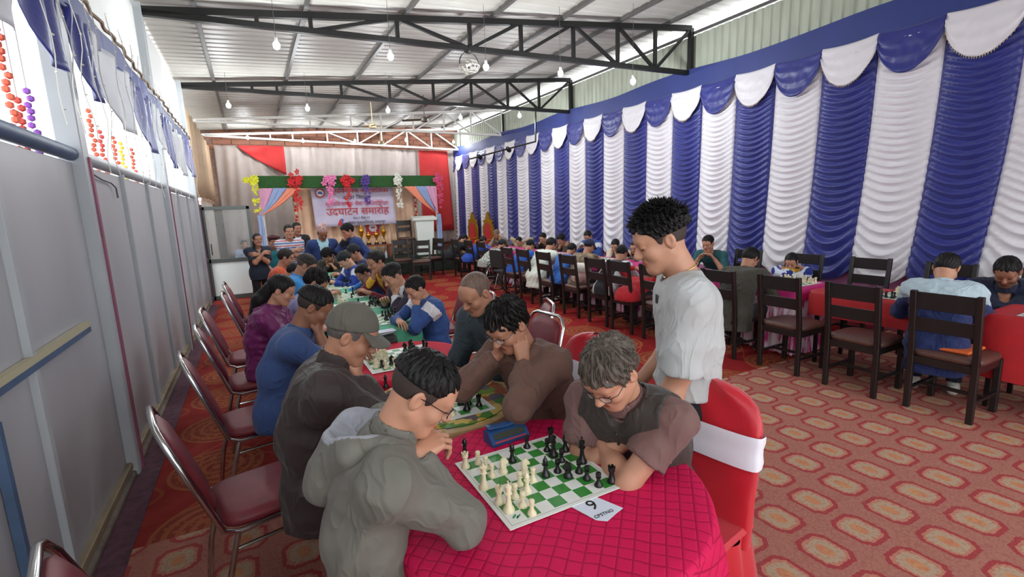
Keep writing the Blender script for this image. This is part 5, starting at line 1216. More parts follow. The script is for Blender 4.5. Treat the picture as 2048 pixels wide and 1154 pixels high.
def board_mat(name, n=8, sq=.05):
    m, N, L, p = graph(name, .4); g = NG(N, L); x, y, z = g.xyz()
    i = g.m('FLOOR', g.m('DIVIDE', g.m('ADD', x, sq*4), sq)); j = g.m('FLOOR', g.m('DIVIDE', g.m('ADD', y, sq*4), sq)); par = g.m('ABSOLUTE', g.m('MODULO', g.m('ADD', i, j), 2.))
    ax, ay = g.m('ABSOLUTE', x), g.m('ABSOLUTE', y); mx = g.m('MAXIMUM', ax, ay); ins = g.m('LESS_THAN', mx, sq*4)
    grn = g.m('MULTIPLY', par, ins); line = g.m('MULTIPLY', g.m('GREATER_THAN', mx, sq*4+.0065), g.m('LESS_THAN', mx, sq*4+.0080))
    c = g.mix(grn, lin((226, 228, 222)), lin((52, 134, 52))); c = g.mix(line, c, lin((110, 130, 120))); L.new(c, p.inputs['Base Color']); return m
M_board = board_mat('vinyl_board')
BD = {}
def board(cx, cy, z, rz, label, sq=.05):
    b = MB(); b.box((0, 0, .0012), (sq*8+.044, sq*8+.044, .0024)); o = b.build('chess_board', M_board if sq == .05 else board_mat('vinyl_board_%d' % (sq*1000), 8, sq), smooth=False, loc=(cx, cy, z)); o.rotation_euler = (0, 0, rz); tag(o, label, 'chess board', 'roll-up chess boards')
    return o
TZ = .7555
# ---- the board in front
CX, CY, SQ = .797, 1.375, .050
bo = board(CX, CY, TZ, 0, 'green and white vinyl chess board on the magenta cloth, beside the numbered paper')
b = MB(); lx, ly = -.175, -.175
for dx, dy, r0, r1, a in ((-.006, .003, .012, .0045, .7), (.006, -.002, .010, .004, .5), (.0, -.007, .007, .003, .9)):
    n = 12; V = [(lx+dx+r0*math.cos(t)*math.cos(a)-r1*math.sin(t)*math.sin(a), ly+dy+r0*math.cos(t)*math.sin(a)+r1*math.sin(t)*math.cos(a), .0030) for t in np.linspace(0, 6.283, n, endpoint=False)]; b.add(V, [tuple(range(n))])
b.build('corner_emblem', mat('emblem_green', (60, 150, 110), .5), bo, smooth=False)
def fz(x, y): p = onz(840+x/4.44, 820+y/4.44, TZ); return p[0], p[1]
GW, GB = 'pieces of the board by the blue clock, white', 'pieces of the board by the blue clock, black'
S1 = [('rook', 'white', 405, 515), ('pawn', 'white', 517, 482), ('pawn', 'white', 585, 528), ('pawn', 'white', 640, 595), ('queen', 'white', 570, 700), ('knight', 'white', 742, 562), ('knight', 'white', 932, 572), ('pawn', 'white', 1005, 635), ('pawn', 'white', 885, 675), ('bishop', 'white', 952, 735), ('rook', 'white', 705, 832), ('king', 'white', 790, 900), ('pawn', 'white', 845, 785), ('pawn', 'white', 915, 862), ('pawn', 'white', 995, 932),
      ('bishop', 'black', 400, 400), ('pawn', 'black', 950, 338), ('bishop', 'black', 820, 462), ('rook', 'black', 1162, 285), ('pawn', 'black', 1130, 368), ('queen', 'black', 1185, 412), ('bishop', 'black', 1290, 368), ('king', 'black', 1440, 470), ('pawn', 'black', 1258, 462), ('pawn', 'black', 1222, 555), ('bishop', 'black', 1115, 592), ('knight', 'black', 1315, 600), ('pawn', 'black', 1412, 560), ('pawn', 'black', 1482, 620), ('pawn', 'black', 1585, 680), ('rook', 'black', 1702, 645), ('pawn', 'white', 918, 190)]
PTS = [(k, c, *fz(x, y)) for k, c, x, y in S1]
for i, (kind, cl, px, py) in enumerate(PTS):
    onb = abs(px-CX) < .2 and abs(py-CY) < .2
    nb = min((q for j, q in enumerate(PTS) if j != i and q[0] != 'pawn'), key=lambda q: (q[2]-px)**2+(q[3]-py)**2)
    lab = '%s plastic chess %s next to the %s %s on the blue-clock board' % (cl, kind, nb[1], nb[0]) if onb else ('%s plastic chess %s standing on the magenta cloth off the board' % (cl, kind))
    piece(kind, cl, px, py, TZ+(.0024 if onb else -.002), lab, (GW if cl == 'white' else GB)+', '+kind, rz=math.pi if cl == 'black' else 0)
# chess clock: sloped blue body, grey display, red stripe, rocker top
def clock(cx, cy, z, rz, cb, label, disp=True, red=True, sc=1.):
    t = empty('chess_clock', (cx, cy, z), rz); tag(t, label, 'chess clock'); w = .088*sc
    b = MB(); out = [(-.035, 0), (.040, 0), (.042, .012), (.004, .050), (-.022, .054), (-.035, .046)]; out = [(a*sc, c*sc) for a, c in out]
    b.prism(out, (-w, 0, 0), (0, -1, 0), (0, 0, 1), (2*w, 0, 0)); b.build('case', mat('clock_case_%d' % cb[2], cb, .4), t)
    d = nrm(V3(0, -.038, -.038)); nz = nrm(V3(0, -.038, .038)); c = V3(0, -.022, .0325)*sc
    b = MB(); b.box(c+nz*.001, (2*w*.78, .026*sc, .003), ax=(V3(1, 0, 0), d, np.cross(V3(1, 0, 0), d)*-1)); b.build('display', mat('lcd_dark', (52, 58, 50), .2), t, smooth=False)
    if red: b = MB(); b.box(V3(0, -.0385, .0155)*sc+nz*.0006, (2*w*.82, .005*sc, .002), ax=(V3(1, 0, 0), d, -np.cross(V3(1, 0, 0), d))); b.build('stripe', mat('clock_red', (190, 50, 54), .4), t, smooth=False)
    b = MB()
    b.grid(lambda u, v: V3((u-.5)*1.9*w, (.030-.036*v)*sc, (.056+.008*abs(u-.5)*2-.003*v)*sc), 9, 3); o = b.build('rocker_lever', mat('clock_case_%d' % cb[2], cb, .4), t); md = o.modifiers.new('thickness', 'SOLIDIFY'); md.thickness = .006; md.offset = -1
    for sx, tx in ((-1, '0:42'), (1, '0:38')):
        pass
    return t
clock(.835, 1.675, TZ-.002, R(3), (34, 72, 122), 'blue digital chess clock with dark display and red stripe')
# numbered paper
c4 = [onz(x, y, TZ) for x, y in ((1140, 1012), (1183, 990), (1246, 1016), (1233, 1026), (1215, 1042), (1192, 1040))]
b = MB(); n = 6; b.add([p*V3(1, 1, 0)+V3(0, 0, TZ-.0012) for p in c4]+[p*V3(1, 1, 0)+V3(0, 0, TZ+.0004) for p in c4], [tuple(range(5, -1, -1)), tuple(range(6, 12))]+[(i, (i+1) % 6, 6+(i+1) % 6, 6+i) for i in range(6)])
pa = b.build('number_paper', mat('paper', (214, 220, 234), .8), smooth=False); tag(pa, 'white paper slip reading 9 tucked under the chess board', 'paper')
o9 = onz(1185, 1011, TZ); ux = nrm(onz(1191, 1006, TZ)-onz(1178, 1018, TZ))
M_ink = mat('black_ink', (18, 18, 20), .6)
rd = nrm(onz(1231, 1018, TZ)-onz(1192, 1034, TZ)); text_obj('number', '9', .07, M_ink, pa, V3(o9[0], o9[1], TZ+.0008), rd, nrm(np.cross(V3(0, 0, 1), rd)))
o8 = onz(1208, 1028, TZ); text_obj('lettering', 'CPSTNO', .019, M_ink, pa, V3(o8[0], o8[1], TZ+.0008), nrm(onz(1231, 1018, TZ)-onz(1192, 1034, TZ)), nrm(np.cross(V3(0, 0, 1), nrm(onz(1231, 1018, TZ)-onz(1192, 1034, TZ)))))
# ---- board on the mosaic table
board(.72, 2.21, .7425, R(0), 'green and white chess board on the mosaic table')
for kind, cl, x, y in (('king', 'black', 934, 820), ('queen', 'black', 922, 808), ('pawn', 'black', 938, 808), ('rook', 'black', 958, 812), ('bishop', 'black', 926, 795), ('knight', 'black', 932, 785), ('pawn', 'black', 930, 775), ('pawn', 'white', 930, 757), ('bishop', 'black', 772, 775), ('rook', 'white', 905, 830)):
    p = onz(x, y, .745); piece(kind, cl, p[0], p[1], .7449, '%s chess %s on the mosaic table' % (cl, kind), 'pieces on the mosaic table')
# ---- board on the red round table
board(.755, 3.03, TZ-.0005, R(0), 'green and white chess board on the red cloth under the white clock')
rg = random.Random(11)
def full_side(cx, cy, z, rz, who, lab, grp, keep=.85, adv=.5, sq=.05, seed=1):
    """a side's men spread over its half of the board; who=+1 sits on +x side (black)"""
    rg = random.Random(seed); kinds = ['rook', 'knight', 'bishop', 'queen', 'king', 'bishop', 'knight', 'rook']; cl = 'black' if who > 0 else 'white'
    for j in range(8):
        for row in (0, 1):
            if rg.random() > keep: continue
            kd = kinds[j] if row == 0 else 'pawn'; r_ = row+(rg.choice([0, 1, 1, 2]) if rg.random() < adv else 0)
            lx = who*(3.5-r_)*sq+rg.uniform(-.006, .006); ly = (j-3.5)*sq+rg.uniform(-.006, .006)
            x = cx+lx*math.cos(rz)-ly*math.sin(rz); y = cy+lx*math.sin(rz)+ly*math.cos(rz)
            piece(kd, cl, x, y, z, lab % (cl, kd), grp, rz=rz+(math.pi if who > 0 else 0))
full_side(.755, 3.03, TZ+.002, 0, 1, '%s chess %s on the red round table', 'pieces on the red round table', .85, .5, seed=3)
full_side(.755, 3.03, TZ+.002, 0, -1, '%s chess %s on the red round table', 'pieces on the red round table', .95, .5, seed=4)
for kind, x, y in (('knight', 783, 728), ('pawn', 764, 735)):
    p = onz(x, y, TZ); piece(kind, 'black', p[0], p[1], TZ-.002, 'black chess %s set aside on the red cloth' % kind, 'captured pieces on the red cloth')
p = onz(775, 688, TZ); clock(p[0]-.01, p[1]+.05, TZ-.002, R(0), (54, 60, 62), 'dark digital chess clock on the red cloth', red=False)
# ---- boards down the green tables
names = ['beside the boy in the track jacket', 'between the dark blazer and the wavy-haired player', 'before the maroon sweater', 'before the hooded tracksuit player', 'by the onlookers']
for k, cy in enumerate((4.25, 5.05, 5.75, 6.55, 7.35)):
    board(.885, cy, TZ, 0, 'chess board on the green cloth '+names[k])
    full_side(.885, cy, TZ+.002, 0, 1, '%s chess %s on the green cloth '+names[k], 'pieces on the green tables', .85, .5, seed=20+k)
    full_side(.885, cy, TZ+.002, 0, -1, '%s chess %s on the green cloth '+names[k], 'pieces on the green tables', .8, .5, seed=40+k)
p = onz(742, 690-30, TZ); b = MB(); p = onz(770, 662, TZ); b.box((p[0], p[1], TZ+.0006), (.16, .10, .0012), rz=.1); tag(b.build('score_sheet', mat('paper', (214, 220, 234), .8), smooth=False), 'white score sheet on the green cloth edge', 'paper')
# ---- sets on the wall tables
wl_ = ['by the man in the navy polo', 'waiting on the red table', 'before the girl with braids', 'behind the standing youth', 'before the patterned top', 'before the white-shirted man']
for k, (cx, cy) in enumerate(((5.22, 1.12), (5.22, 2.1), (5.22, 3.23), (5.22, 5.1), (5.22, 6.6), (5.22, 8.1))):
    z = TZ; board(cx, cy, z, 0, 'chess board '+wl_[k])
    if k > 3: continue
    full_side(cx, cy, z+.002, math.pi, 1, '%s chess %s '+wl_[k], 'pieces on the wall tables', .85 if k else .5, .0 if k != 0 else .4, seed=60+k)
    full_side(cx, cy, z+.002, math.pi, -1, '%s chess %s '+wl_[k], 'pieces on the wall tables', .95 if k else .7, .0 if k != 0 else .4, seed=80+k)
# ================================================================ LAMPS AND FANS
M_glow = mat('bulb_glow', (235, 250, 255), .3, emit=14.)
def bulb(p, drop, label):
    p = np.asarray(p, float); t = empty('light_bulb', p); tag(t, label, 'lamp', 'bare bulbs hanging under the roof')
    b = MB(); b.ball((0, 0, 0), (.042, .042, .048), 14); b.build('globe', M_glow, t, smooth=True)
    b = MB(); b.lathe([(.017, .036), (.019, .05), (.019, .085), (.008, .095)], 10); b.build('socket', mat('socket_white', (220, 220, 216), .5), t)
    b = MB(); b.tube([(0, 0, .09), (0, 0, .09+drop)], .003, 5); b.build('cord', mat('cord_grey', (90, 90, 90), .6), t)
    ld = bpy.data.lights.new('bulb_light', 'POINT'); ld.energy = BULB_W; ld.color = (.93, .98, 1.); ld.shadow_soft_size = .06
    lo = bpy.data.objects.new('bulb_light', ld); COL.objects.link(lo); lo.parent = t; lo.location = (0, 0, -.065)
near_l = ['before the caged-fan truss, on the panel wall side', 'before the caged-fan truss at mid roof', 'beside the caged glass fan', 'between the black trusses', 'between the black trusses near the drape']
for (x, y, z), lab in zip(((553, 91, 3.72), (781, 113, 3.72), (972, 134, 3.66), (1121, 147, 3.62), (1266, 163, 3.5)), near_l):
    p = onz(x, y, z); bulb(p, max(.05, roofz(p[0])+.085-p[2]-.09), 'bare bulb hanging '+lab)
for (x, y), lab in zip(((457, 211), (615, 217), (776, 221), (921, 235), (1039, 231), (327, 200), (210, 50)), ('left of the row beyond the second truss', 'second in the row beyond the second truss', 'third in the row beyond the second truss', 'near the free white truss', 'near the pipe hanger', 'against the pale posts', 'over the panel wall')):
    p = onz(x, y, 3.72 if x > 400 else 3.6); bulb(p, max(.05, roofz(p[0])+.085-p[2]-.09), 'bare bulb hanging '+lab)
for (x, y), lab in zip(((495, 275), (606, 282), (710, 282), (812, 280), (907, 284)), ('over the red cloth wedge', 'over the first flower bunches', 'over the banner', 'over the right of the stage', 'at the corner of the drape')):
    p = ony(x, y, 16.2); bulb(p, max(.05, roofz(p[0])+.085-p[2]-.09), 'bare bulb glowing '+lab)
def fan(p, label, M, sc=1.):
    t = empty('ceiling_fan', p); tag(t, label, 'fan')
    b = MB(); b.tube([(0, 0, .06), (0, 0, .5)], .010, 8); b.build('rod', M, t)
    b = MB(); b.lathe([(.02, -.05), (.07, -.045), (.085, -.01), (.075, .035), (.02, .06)], 18); b.build('motor', M, t)
    for k in range(3):
        a = k*2.094+.5; d = V3(math.cos(a), math.sin(a), 0); e = V3(-math.sin(a), math.cos(a), .2); b = MB(); b.box(d*.36*sc, (.52*sc, .11, .006), ax=(d, nrm(e), np.cross(d, nrm(e)))); b.build('blade', M, t, smooth=False)
M_fan = mat('fan_bronze', (120, 100, 76), .4, metal=.4)
p = onz(849, 239, 3.62); fan(p, 'dark three-blade ceiling fan under the free white truss', mat('fan_dark', (70, 62, 54), .45, metal=.3), .8)
p = onz(745, 252, 3.55); fan(p, 'pale tan ceiling fan hanging over the stage banner', mat('fan_tan', (186, 168, 132), .5), .35)
p = ony(762, 285, 15.8); fan(p, 'small pale ceiling fan against the brick gable', mat('fan_tan', (186, 168, 132), .5), .3)
# orbit fan in a wire cage hanging from the near truss
_d = next(d for d in np.arange(4, 10, .02) if at(937, 104, d)[1] > 7.4-1.2*(at(937, 104, d)[0]+.9)/7.76); o = at(937, 104, _d); t = empty('caged_fan', o); tag(t, 'black orbit fan in a round wire cage hanging from the near truss', 'fan')
b = MB(); b.lathe([(.035, -.02), (.06, 0), (.06, .05), (.03, .08)], 14); b.build('mount', M_blk, t)
b = MB(); b.tube([(0, 0, .07), (0, 0, max(.1, 4.10-.27*(o[0]+.9)/7.76-o[2]))], .012, 8); b.build('rod', M_blk, t)
b = MB(); b.tube([(.15*math.cos(a), .0, -.17+.17*math.sin(a)) for a in np.linspace(.0, math.pi, 16)], .008, 6); b.build('hoop', M_blk, t)
for k, (r_, z) in enumerate(((.155, -.20), (.12, -.26), (.07, -.285), (.12, -.14), (.05, -.12))):
    b = MB(); b.tube([(r_*math.cos(a), r_*math.sin(a), z) for a in np.linspace(0, 6.283, 28, endpoint=False)], .0035, 5, closed=True); b.build('cage_ring', mat('cage_wire', (150, 146, 136), .4, metal=.5), t)
for k in range(14):
    a = k*6.283/14; b = MB(); b.tube([(r_*math.cos(a), r_*math.sin(a), z) for r_, z in ((.05, -.12), (.12, -.14), (.155, -.20), (.12, -.26), (.05, -.287))], .0022, 4); b.build('cage_wire', mat('cage_wire', (150, 146, 136), .4, metal=.5), t)
for k in range(3):
    a = k*2.094; d = V3(math.cos(a), math.sin(a), 0); e = nrm(V3(-math.sin(a), math.cos(a), .5)); b = MB(); b.box(d*.07+V3(0, 0, -.2), (.09, .07, .004), ax=(d, e, np.cross(d, e))); b.build('blade', mat('fan_pale', (190, 186, 170), .4, alpha=.8), t, smooth=False)
b = MB(); b.ball((0, 0, -.2), .035, 10); b.build('motor', M_blk, t)
# ================================================================ STAGE
M_turf = mat('green_turf', (44, 84, 40), .95, var=.3, vscale=60, bump=.5, bscale=180)
b = MB(); b.box((2.6, 14.95, .24), (5.0, 4.3, .48), b=.01); st_ = b.build('stage', mat('dark_turf', (36, 46, 36), .95, var=.3, vscale=40)); tag(st_, kind='structure')
# green header bar on two poles
hb = empty('stage_arch', (2.43, 13.0, .48)); tag(hb, 'green turf-covered header bar on poles across the stage front', 'arch')
b = MB(); b.box((0, 0, 2.0), (4.36, .12, .29), b=.01); b.build('header', M_turf, hb)
for x in (-2.15, 2.17):
    b = MB(); b.tube([(x, 0, 0), (x, 0, 1.9)], .03, 10); b.build('pole', M_wsteel, hb)
TUL = [((206, 150, 178), 'pink'), ((140, 158, 196), 'blue'), ((226, 140, 110), 'orange')]
for sx, px, tie in ((-1, .24, (.20, 1.72)), (1, 4.62, (4.62, 1.58))):
    for k, (c, nm) in enumerate(TUL):
        xa = px-sx*(.02+.30*k); xb = px-sx*(.02+.30*(k+1))
        def tf(u, v, xa=xa, xb=xb, k=k, tie=tie):
            x = (xa+(xb-xa)*u)*(1-v)+(tie[0]-sx*.02*k+.03*(u-.5))*v; return V3(x-2.43, -.08-.012*k+.015*math.sin(u*14)*(1-.6*v), 2.34*(1-v)+tie[1]*v-.06*math.sin(math.pi*v)-.48)
        cloth_grid(tf, 14, 14, 'tulle_sash', mat('tulle_'+nm, c, .8, var=.06, vscale=6), hb, .003)
    def tail(u, v, tie=tie): return V3(tie[0]+(u-.5)*(.10+.06*v)+.01*math.sin(v*7)-2.43, -.10+.015*math.sin(u*12), tie[1]-v*(tie[1]-.55)-.48)
    cloth_grid(tail, 10, 14, 'tulle_tail', mat('tulle_blue', (140, 158, 196), .8, var=.06, vscale=6), hb, .003)
# beige pleated curtain behind the banner
cc = cloth_grid(lambda u, v: V3(1.0+u*3.3, 13.75+.045*math.sin(u*92+.8*math.sin(u*17))*(.6+.4*v), 2.62-v*2.12), 260, 5, 'stage_curtain', mat('peach_cloth', (228, 192, 162), .8, var=.06, vscale=5, bump=.1, bscale=90)); tag(cc, 'pleated peach curtain behind the printed banner', 'curtain')
b = MB(); b.tube([(.9, 13.75, 2.64), (4.4, 13.75, 2.64)], .015, 8); tag(b.build('curtain_rod', M_wsteel), 'thin rod holding the peach curtain', 'rod')
for x, lab in ((1.05, 'red and white flower string beside the peach curtain, banner side with emblem'), (4.22, 'red and white flower string behind the podium')):
    t = empty('flower_string', (x, 13.70, .5)); tag(t, lab, 'garland')
    for k in range(22):
        b = MB(); b.ball((.012*math.sin(k*2.1), .01*math.cos(k), 2.0-k*.085), (.034, .034, .036), 7, 0); b.build('blossom', mat('red_blossom', (186, 44, 52), .7) if k % 3 else mat('white_blossom', (232, 222, 216), .7), t)
# ---- printed banner
q4 = [ony(x, y, 13.4) for x, y in ((620, 374), (785, 374), (792, 447), (632, 455))]
def bm():
    m, N, L, p = graph('banner_print', .55); g = NG(N, L); n = g.noise(1.6, 4); L.new(g.mix(n, lin((170, 160, 196)), lin((226, 220, 232))), p.inputs['Base Color']); return m
bn = cloth_grid(lambda u, v: (q4[0]*(1-u)+q4[1]*u)*(1-v)+(q4[3]*(1-u)+q4[2]*u)*v+V3(0, .02*math.sin(u*9+v*2), 0), 24, 12, 'printed_banner', bm()); tag(bn, 'lilac printed vinyl banner with red Devanagari lettering hung over the stage', 'banner')
def bp(u, v): return (q4[0]*(1-u)+q4[1]*u)*(1-v)+(q4[3]*(1-u)+q4[2]*u)*v+V3(0, -.045, 0)
M_tr = mat('banner_red', (196, 40, 46), .6); M_tp = mat('banner_pink', (206, 70, 110), .6); M_td = mat('banner_dark', (50, 44, 70), .6)
for tx, u, v, sz, mm in (('सूर्यविनायक नगरपालिका'.replace('वि', 'िव').replace('लि', 'िल'), .56, .10, .17, M_tr), ('अन्तर जिल्ला'.replace('जि', 'िज'), .52, .27, .13, M_td), ('सूर्यविनायक चेस प्रतियोगिता'.replace('वि', 'िव').replace('ति', 'ित').replace('गि', 'िग'), .53, .43, .15, M_tp), ('उदघाटन समारोह', .53, .63, .27, M_tr), ('२०८२ चैत्र २१', .56, .80, .08, M_td), ('स्थान सूर्यविनायक भक्तपुर', .62, .92, .095, M_td)):
    text_obj('lettering', tx, sz, mm, bn, bp(u, v), V3(1, 0, 0), V3(0, 0, 1), .004)
p = bp(.10, .15); b = MB(); b.lathe([(.115, 0), (.115, .006), (.09, .007)], 28, p, ax=np.array([V3(1, 0, 0), V3(0, 0, 1), V3(0, -1, 0)])); b.build('emblem_ring', M_tr, bn)
b = MB(); b.lathe([(.088, 0), (.088, .009)], 28, p, ax=np.array([V3(1, 0, 0), V3(0, 0, 1), V3(0, -1, 0)])); b.build('emblem_disc', mat('banner_white', (232, 232, 240), .6), bn)
b = MB(); b.prism([(-.07, -.02), (.07, -.03), (.03, .035), (0, .015), (-.03, .04)], p+V3(0, -.010, 0), (1, 0, 0), (0, 0, 1), (0, -.004, 0)); b.build('emblem_hills', mat('banner_blue', (60, 90, 170), .6), bn)
p = bp(.30, .90)
for pts_, mm in (([(-.09, -.08), (.0, -.08), (.03, .0), (-.01, .09), (-.05, .02)], M_tr), ([(.01, -.08), (.09, -.08), (.05, .0), (.07, .08), (.0, .10), (.04, .0)], mat('banner_blue', (60, 90, 170), .6))):
    b = MB(); b.prism(pts_, p, (1, 0, 0), (0, 0, 1), (0, -.005, 0)); b.build('logo', mm, bn)
# ---- flower bunches on the bar
def blossom_mesh(name, m):
    b = MB()
    for k in range(5):
        a = k*1.2566; d = V3(math.cos(a), 0, math.sin(a)); e = V3(-math.sin(a), 0, math.cos(a)); P0 = V3(0, 0, 0)
        b.add([P0, d*.05+e*.030+V3(0, -.018, 0), d*.085+V3(0, -.006, 0), d*.05-e*.030+V3(0, -.018, 0), d*.045+V3(0, -.034, 0)], [(0, 1, 4), (1, 2, 4), (2, 3, 4), (3, 0, 4)])
    return b.build(name, m, None, smooth=False)
rg = random.Random(9)
BC = [(508, (226, 226, 60), 'yellow', 'at the pink tulle corner'), (592, (206, 44, 50), 'red', 'nearest the yellow bunch'), (658, (232, 130, 180), 'pink', 'over the banner emblem side'), (693, (216, 50, 60), 'red', 'between the pink and purple bunches'), (732, (96, 70, 150), 'purple', 'over the banner'), (796, (226, 226, 214), 'white', 'at the banner edge'), (878, (210, 80, 120), 'rose', 'above the podium')]
for x, c, nm, wh in BC:
    p = ony(x, 364, 12.9); t = empty('flower_bunch', p); tag(t, '%s artificial flower bunch trailing from the green bar %s' % (nm, wh), 'flowers'); m = mat('petal_'+nm, c, .7, var=.15, vscale=20)
    f0 = blossom_mesh('blossom', m); f0.parent = t; f0.location = (0, -.02, .06)
    ml = mat('petal_trail_'+('leaf' if nm == 'yellow' else nm), (150, 150, 70) if nm == 'yellow' else tuple(int(v*.86) for v in c), .8)
    for k in range(11):
        o = bpy.data.objects.new('blossom', f0.data); COL.objects.link(o); o.parent = t; o.location = (rg.gauss(0, .07), -.02-rg.random()*.06, .04+rg.gauss(0, .07)); o.rotation_euler = (rg.uniform(-.6, .6), rg.uniform(0, 6), rg.uniform(-.6, .6))
    for k in range(26):
        zz = -.06-rg.random()*.62*(.8 if nm in ('pink', 'purple') else 1); o = bpy.data.objects.new('trailing_blossom', f0.data); COL.objects.link(o); o.parent = t; s_ = .42+.2*rg.random(); o.scale = (s_, s_, s_); o.location = ((rg.choice([-.05, .0, .055])+rg.gauss(0, .014))*(1+zz*.3), -.01-rg.random()*.02, zz); o.rotation_euler = (rg.uniform(-.9, .9), rg.uniform(0, 6), rg.uniform(-.9, .9))
# ---- podium
pd = empty('podium', (4.22, 13.05, .48), R(-8)); tag(pd, 'white wooden speaker podium standing on the stage edge', 'podium'); M_pod = mat('podium_white', (214, 220, 212), .5, var=.04, vscale=5)
b = MB(); b.box((0, 0, .06), (.50, .42, .12), b=.008); b.build('base', M_pod, pd)
V = []
for z, w_, d_ in ((.12, .42, .34), (.95, .50, .36)): V += [(-w_/2, -d_/2, z), (w_/2, -d_/2, z), (w_/2, d_/2, z), (-w_/2, d_/2, z)]
b = MB(); b.add(V, [(0, 1, 5, 4), (1, 2, 6, 5), (2, 3, 7, 6), (3, 0, 4, 7), (4, 5, 6, 7)]); b.build('column', M_pod, pd, smooth=False)
b = MB(); b.box((0, .0, 1.0), (.66, .46, .07), ax=(V3(1, 0, 0), nrm(V3(0, 1, .12)), nrm(V3(0, -.12, 1))), b=.008); b.build('desk_top', M_pod, pd)
c_ = copy_tree(PROTO['dark'], None, (3.78, 13.35, .48), R(265)); tag(c_, 'dark wooden chair standing on the stage beside the podium', 'chair', 'dark wooden chairs by the stage')
c_ = copy_tree(PROTO['dark'], None, (3.35, 12.3, 0), R(262)); tag(c_, 'dark wooden chair on the floor in front of the trophy table', 'chair', 'dark wooden chairs by the stage')
# ---- trophy table
tt = empty('trophy_table', (2.85, 13.15, .48)); tag(tt, 'small brown table on the stage holding gold trophies', 'table')
b = MB(); b.box((0, 0, .34), (.86, .36, .03), b=.005); b.build('tabletop', mat('brown_wood', (140, 70, 44), .5, var=.15, vscale=12), tt)
for sx in (-.38, .38):
    for sy in (-.13, .13): b = MB(); b.box((sx, sy, .165), (.04, .04, .33)); b.build('leg', mat('brown_wood', (140, 70, 44), .5), tt, smooth=False)
M_gold = mat('gold_metal', (206, 156, 54), .28, metal=.85)
for k, (dx, h, lab) in enumerate(((-.32, 1.25, 'tallest gold trophy cup'), (-.14, .75, 'stout gold trophy cup next to the tallest'), (.06, .8, 'gold trophy cup before the red emblem'), (.26, 1.1, 'slim gold trophy cup by the podium side'))):
    t = empty('trophy', (2.85+dx, 13.15, .48+.355)); tag(t, lab+' on the stage table', 'trophy'); s_ = h*.32
    b = MB(); b.lathe([(.06, 0), (.06, .05), (.045, .06)], 14); b.build('plinth', M_dwood, t)
    b = MB(); b.lathe([(.03, .06), (.018, .10), (.016, .06+s_*.35), (.05, .06+s_*.55), (.075, .06+s_*.8), (.07, .06+s_*.82), (.06, .06+s_*.95), (.02, .06+s_*1.05), (.008, .06+s_*1.2)], 16); b.build('cup', M_gold, t)
    for sx in (-1, 1): b = MB(); b.tube([(sx*(.06+.035*math.sin(a)), 0, .06+s_*(.6+.14*(-math.cos(a)))) for a in np.linspace(0, math.pi, 8)], .007, 6); b.build('handle', M_gold, t)
b = MB(); b.box((2.96, 13.70, 1.27), (.34, .02, .40)); sg = b.build('emblem_sign', mat('sign_red', (190, 44, 52), .6), smooth=False); tag(sg, 'square red sign with a white round mark on the peach curtain', 'sign')
b = MB(); b.lathe([(.11, 0), (.11, .008)], 24, V3(2.96, 13.69, 1.27), ax=np.array([V3(1, 0, 0), V3(0, 0, 1), V3(0, -1, 0)])); b.build('round_mark', mat('banner_white', (232, 232, 240), .6), sg)
b = MB(); b.box((2.96, 13.680, 1.27), (.10, .004, .04)); b.build('mark_bar', mat('sign_red', (190, 44, 52), .6), sg, smooth=False)
for k, x in enumerate((2.6, 2.72, 2.95, 3.08)):
    b = MB(); b.lathe([(.03, 0), (.032, .12), (.012, .17), (.012, .20)], 10); o = b.build('water_bottle', mat('bottle_plastic', (200, 214, 226), .15, alpha=.7), None, loc=(x, 12.9, .48)); tag(o, 'clear plastic water bottle on the stage front', 'bottle', 'water bottles on the stage front')
# ---- golden thrones by the drape
for Y, lab in ((14.95, 'gold-framed red throne in the stage corner, farther one'), (13.75, 'gold-framed red throne next to the blue-jacket player')):
    t = empty('throne', (6.35, Y, 0), R(200)); t.scale = (.8, .72, 1); tag(t, lab, 'chair', 'golden thrones')
    b = MB(); out = [(-.30, .45), (.30, .45), (.32, 1.1), (.24, 1.2), (.27, 1.32), (.13, 1.34), (.08, 1.5), (0, 1.58), (-.08, 1.5), (-.13, 1.34), (-.27, 1.32), (-.24, 1.2), (-.32, 1.1)]
    b.prism(out, (-.30, 0, 0), (0, 1, 0), (0, 0, 1), (.06, 0, 0)); b.build('back_frame', M_gold, t, smooth=False)
    b = MB(); b.prism([(-.17, .5), (.17, .5), (.18, 1.0), (.11, 1.18), (0, 1.25), (-.11, 1.18), (-.18, 1.0)], (-.24, 0, 0), (0, 1, 0), (0, 0, 1), (.02, 0, 0)); b.build('back_pad', M_satin, t, smooth=False)
    b = MB(); b.box((0, 0, .46), (.5, .56, .12), b=.03); b.build('seat', M_satin, t)
    for sx in (-.22, .22):
        for sy in (-.25, .25): b = MB(); b.lathe([(.02, 0), (.03, .05), (.022, .2), (.035, .4)], 10, (sx, sy, 0)); b.build('leg', M_gold, t)
    for sy in (-.29, .29): b = MB(); b.tube([(-.25, sy, .72), (.18, sy, .70), (.24, sy, .6), (.22, sy, .45)], .028, 8); b.build('armrest', M_gold, t)
